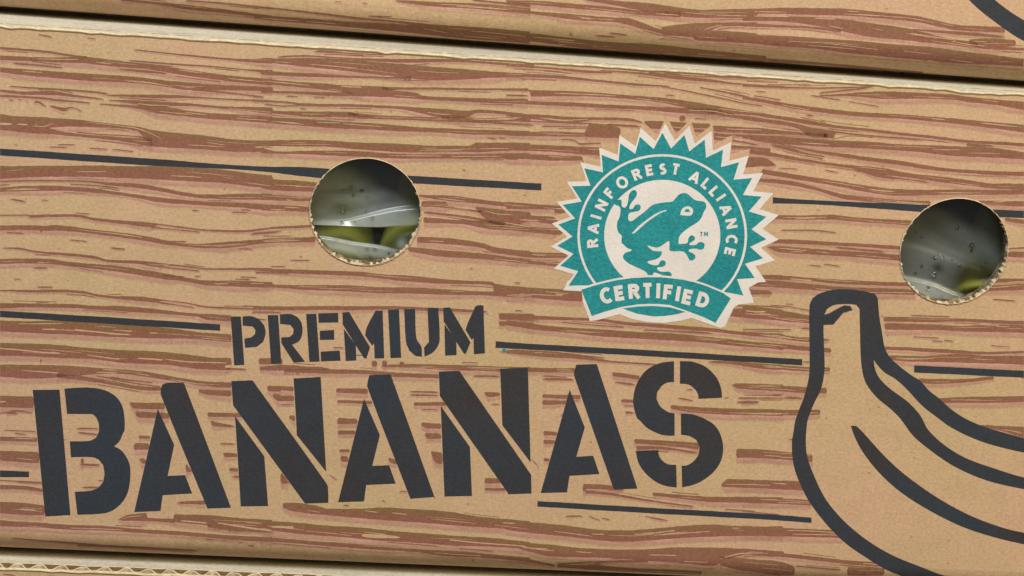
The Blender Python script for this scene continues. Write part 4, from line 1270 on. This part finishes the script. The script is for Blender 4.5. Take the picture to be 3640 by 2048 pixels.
# ------------------------------------------------------------------ clear plastic bag
mf = Mat('clear_plastic_film')
mf.base(mf.ramp(mf.noise(60, 3, 0.6), ((0.3, (0.36, 0.41, 0.41, 1)), (0.7, (0.46, 0.52, 0.52, 1)))), 0.24, 0.7)
trf = mf.n.new('ShaderNodeBsdfTransparent')
trf.inputs[0].default_value = (0.93, 0.95, 0.94, 1)
gl = mf.n.new('ShaderNodeBsdfGlossy')
gl.inputs['Roughness'].default_value = 0.2
fr = mf.n.new('ShaderNodeFresnel')
fr.inputs[0].default_value = 1.5
m1 = mf.n.new('ShaderNodeMixShader')
mf.link(fr.outputs[0], m1.inputs[0])
mf.link(trf.outputs[0], m1.inputs[1])
mf.link(gl.outputs[0], m1.inputs[2])
m2 = mf.n.new('ShaderNodeMixShader')
mf.link(mf.math('MULTIPLY', mf.attr('tone'), 0.80), m2.inputs[0])
mf.link(m1.outputs[0], m2.inputs[1])
tl = mf.n.new('ShaderNodeBsdfTranslucent')
tl.inputs[0].default_value = (0.75, 0.8, 0.78, 1)
m3 = mf.n.new('ShaderNodeMixShader')
m3.inputs[0].default_value = 0.3
mf.link(mf.bsdf.outputs[0], m3.inputs[1])
mf.link(tl.outputs[0], m3.inputs[2])
mf.link(m3.outputs[0], m2.inputs[2])
mf.link(m2.outputs[0], mf.out.inputs[0])
FILM = mf.m

sst = lambda a, b, x: (lambda t: t * t * (3 - 2 * t))(min(1.0, max(0.0, (x - a) / (b - a))))
gauss = lambda u, v, cu, cv, su, sv: math.exp(-((u - cu) / su) ** 2 - ((v - cv) / sv) ** 2)


C1 = [[(-200, 830), (150, 805), (450, 795), (600, 762), (800, 705), (1050, 645), (1300, 612), (1650, 590)],
      [(-200, 850), (300, 868), (700, 890), (900, 895), (1100, 880), (1650, 860)],
      [(-200, 960), (250, 1005), (560, 1065), (900, 1115), (1150, 1175), (1650, 1260)]]
C2 = [[(-200, 500), (150, 580), (480, 670), (760, 785), (1200, 930), (1650, 1050)],
      [(-200, 960), (200, 1020), (480, 1090), (700, 1185), (900, 1250), (1650, 1400)],
      [(-200, 1160), (200, 1220), (480, 1290), (700, 1385), (900, 1450), (1650, 1600)]]


def smooth_curve(u, P):
    xs, ys = [p[0] for p in P], [p[1] for p in P]
    return float(hermite(xs, ys, np.array([min(max(u, xs[0]), xs[-1])]))[0])


def film1(seg, k, u, v, f):
    """depth in mm behind the wall's outside and haze, for one panel of the bag between two creases"""
    if seg == 0:
        d = 7.3 + 3.7 * sst(-250, f[0], v) + 0.25 * math.sin(v / 45.0 + u / 160.0) * sst(250, 420, v) * sst(0, 120, f[0] - v)
        h = 0.74 - 0.25 * sst(350, 0, v) - 0.55 * gauss(u, v, 430, 645, 165, 75) - 0.35 * gauss(u, v, 480, 450, 240, 30)
    elif seg == 1:
        d, h = 11.0 - 1.5 * sst(0, 0.25, k) - 2.0 * k, 0.92 - 0.35 * sst(1100, 1330, u)
    elif seg == 2:
        d = 7.5 + 2.4 * sst(0, 0.15, k) - 0.4 * k
        h = 0.04 + 0.25 * sst(330, 80, u) + 0.2 * gauss(u, v, 1280, 930, 130, 90)
    else:
        d = 9.5 - 0.9 * sst(0, 40, v - f[2]) - 1.2 * sst(0, 260, v - f[2])
        h = 0.74 * (1 - sst(100, 210, v - f[2])) + 0.08 - 0.5 * sst(950, 1200, u)
    q = gauss(u, v, 1165, 1100, 58, 68)  # white glint painted into the haze, with a slight bulge
    return d - 0.4 * q, min(0.97, max(0.03, h + 0.85 * q))


def film2(seg, k, u, v, f):
    if seg == 0:
        d, h = 7.3 + 3.3 * sst(-250, f[0], v) + 0.2 * math.sin(v / 70.0 - u / 90.0) * sst(0, 120, f[0] - v), 0.42 + 0.12 * math.exp(-((f[0] - v) / 120.0) ** 2)
    elif seg == 1:
        d, h = 10.6 - 0.8 * sst(0, 0.2, k) + 0.9 * sst(0.2, 1, k), 0.52
    else:
        d, h = 10.7 - 1.1 * sst(0, 45, v - f[1]) - 2.0 * sst(0, 300, v - f[1]), 0.90 - 0.3 * sst(120, 320, v - f[1])
    d -= 1.5 * gauss(u, v, 1040, 1040, 330, 260)
    h -= 0.66 * gauss(u, v, 1010, 1010, 290, 220) + 0.5 * gauss(u, v, 980, 1260, 250, 160) + 0.35 * gauss(u, v, 530, 900, 70, 60)
    q = gauss(u, v, 1110, 1085, 70, 50)
    return d - 0.35 * q, min(0.97, max(0.03, h + 0.7 * q))


def axis(lo, hi, zones, fine, coarse):
    out, t = [], lo
    while t < hi:
        out.append(t)
        t += fine if any(a < t < b for a, b in zones) else coarse
    out.append(hi)
    return out


COLS = axis(-60, 3760, [(1060, 1540), (3150, 3640)], 5.0, 40.0)
# rows: pieces between the upper rim, three creases and the floor of the box
ROWS = [(0, k) for k in 1 - np.linspace(1, 0, 60, False) ** 1.6] + [(1, k) for k in np.linspace(0, 1, 16, False)] \
    + [(2, k) for k in np.linspace(0, 1, 16, False)] + [(3, k) for k in np.linspace(0, 1, 61) ** 1.9]


CREASE = {}


def film_at(px, seg, k):
    w = sst(1750, 2950, px)
    u1, u2 = (px - 1090) * 3.45, (px - 3180) * 3.45
    if px not in CREASE:
        CREASE[px] = [smooth_curve(u1, c_) for c_ in C1], [smooth_curve(u2, c_) for c_ in C2]
    F1, F2 = CREASE[px]
    top, bot = 240 + px * 0.0655, 1890 + px * 0.045
    L = [top] + [(F1[i] / 3.45 + 550) * (1 - w) + (F2[i] / 3.45 + 690) * w for i in range(3)] + [bot]
    py = L[seg] + (L[seg + 1] - L[seg]) * k
    d1, h1_ = film1(seg, k, u1, (py - 550) * 3.45, F1)
    d2, h2_ = film2(seg, k, u2, (py - 690) * 3.45, F2)
    d, h = d1 * (1 - w) + d2 * w, h1_ * (1 - w) + h2_ * w
    return py, d * 0.001, h


V, F, TN = [], [], []
for seg, k in ROWS:
    for px in COLS:
        py, d, h = film_at(px, seg, k)
        P = on_plane(px, py, max(d, T + 0.0006))
        V.append((P[0], P[1] + 0.00004 * math.sin(P[0] * 900 + P[2] * 500) * math.sin(P[2] * 1100 - P[0] * 300), max(P[2], 0.0058)))
        TN.append(h)
nx = len(COLS)
for i in range(len(ROWS) - 1):
    for j in range(nx - 1):
        F.append((i * nx + j, (i + 1) * nx + j, (i + 1) * nx + j + 1, i * nx + j + 1))


def film_depth(px, py):
    """depth of the bag under a pixel"""
    best = None
    for seg, k in ROWS:
        y, d, h = film_at(px, seg, k)
        if best is None or abs(y - py) < best[0]:
            best = (abs(y - py), d)
    return max(best[1], T + 0.0006)


bag = root('plastic_bag', (0, 0, 0), 0, 'clear creased plastic bag with water drops seen through the two round holes', 'plastic bag')
bag_film = new_obj('film', mesh('film', V, F, tone=TN, smooth=True), bag, [FILM])

md = Mat('water_drop')
md.base((0.9, 0.95, 0.95, 1), 0.05, 0.6)
md.bsdf.inputs['Transmission Weight'].default_value = 1.0
md.bsdf.inputs['IOR'].default_value = 1.33
bm = bmesh.new()
bmesh.ops.create_icosphere(bm, subdivisions=2, radius=1.0)
drop_me = bpy.data.meshes.new('water_drop')
bm.to_mesh(drop_me)
bm.free()
drop_me.polygons.foreach_set('use_smooth', [True] * len(drop_me.polygons))
drop_me.materials.append(md.m)
DROPS = [('R', 440, 433, 16), ('R', 680, 432, 18), ('R', 545, 395, 22), ('R', 745, 522, 14), ('R', 450, 680, 24), ('R', 875, 655, 17), ('R', 720, 685, 22), ('R', 805, 775, 20), ('R', 795, 850, 13),
         ('R', 430, 835, 20), ('R', 600, 822, 12), ('R', 740, 1155, 20), ('R', 835, 1160, 20), ('R', 775, 1235, 22), ('R', 1010, 1207, 14), ('R', 965, 1272, 18), ('R', 575, 495, 14), ('R', 1060, 428, 10),
         ('S', 475, 980, 30), ('S', 405, 1155, 26), ('S', 768, 405, 18), ('S', 940, 685, 16), ('S', 945, 620, 26), ('S', 515, 735, 18), ('S', 490, 775, 16), ('S', 590, 765, 15), ('S', 705, 800, 16), ('S', 795, 870, 17),
         ('S', 330, 880, 14), ('S', 255, 962, 14), ('S', 1115, 832, 12), ('S', 255, 468, 10), ('S', 335, 525, 11), ('S', 575, 1260, 18), ('S', 560, 1310, 9), ('S', 1055, 1172, 16)]
for t, u, v, r_ in DROPS:
    d = film_depth(*tp(t, u, v))
    P = on_plane(*tp(t, u, v), d)
    o = new_obj('water_drop', drop_me, bag)
    rr = r_ / 3.45 * 0.000119 * 1.2
    o.location = (P[0], d - rr * 0.35, P[2])
    o.scale = (rr, rr * 0.7, rr)
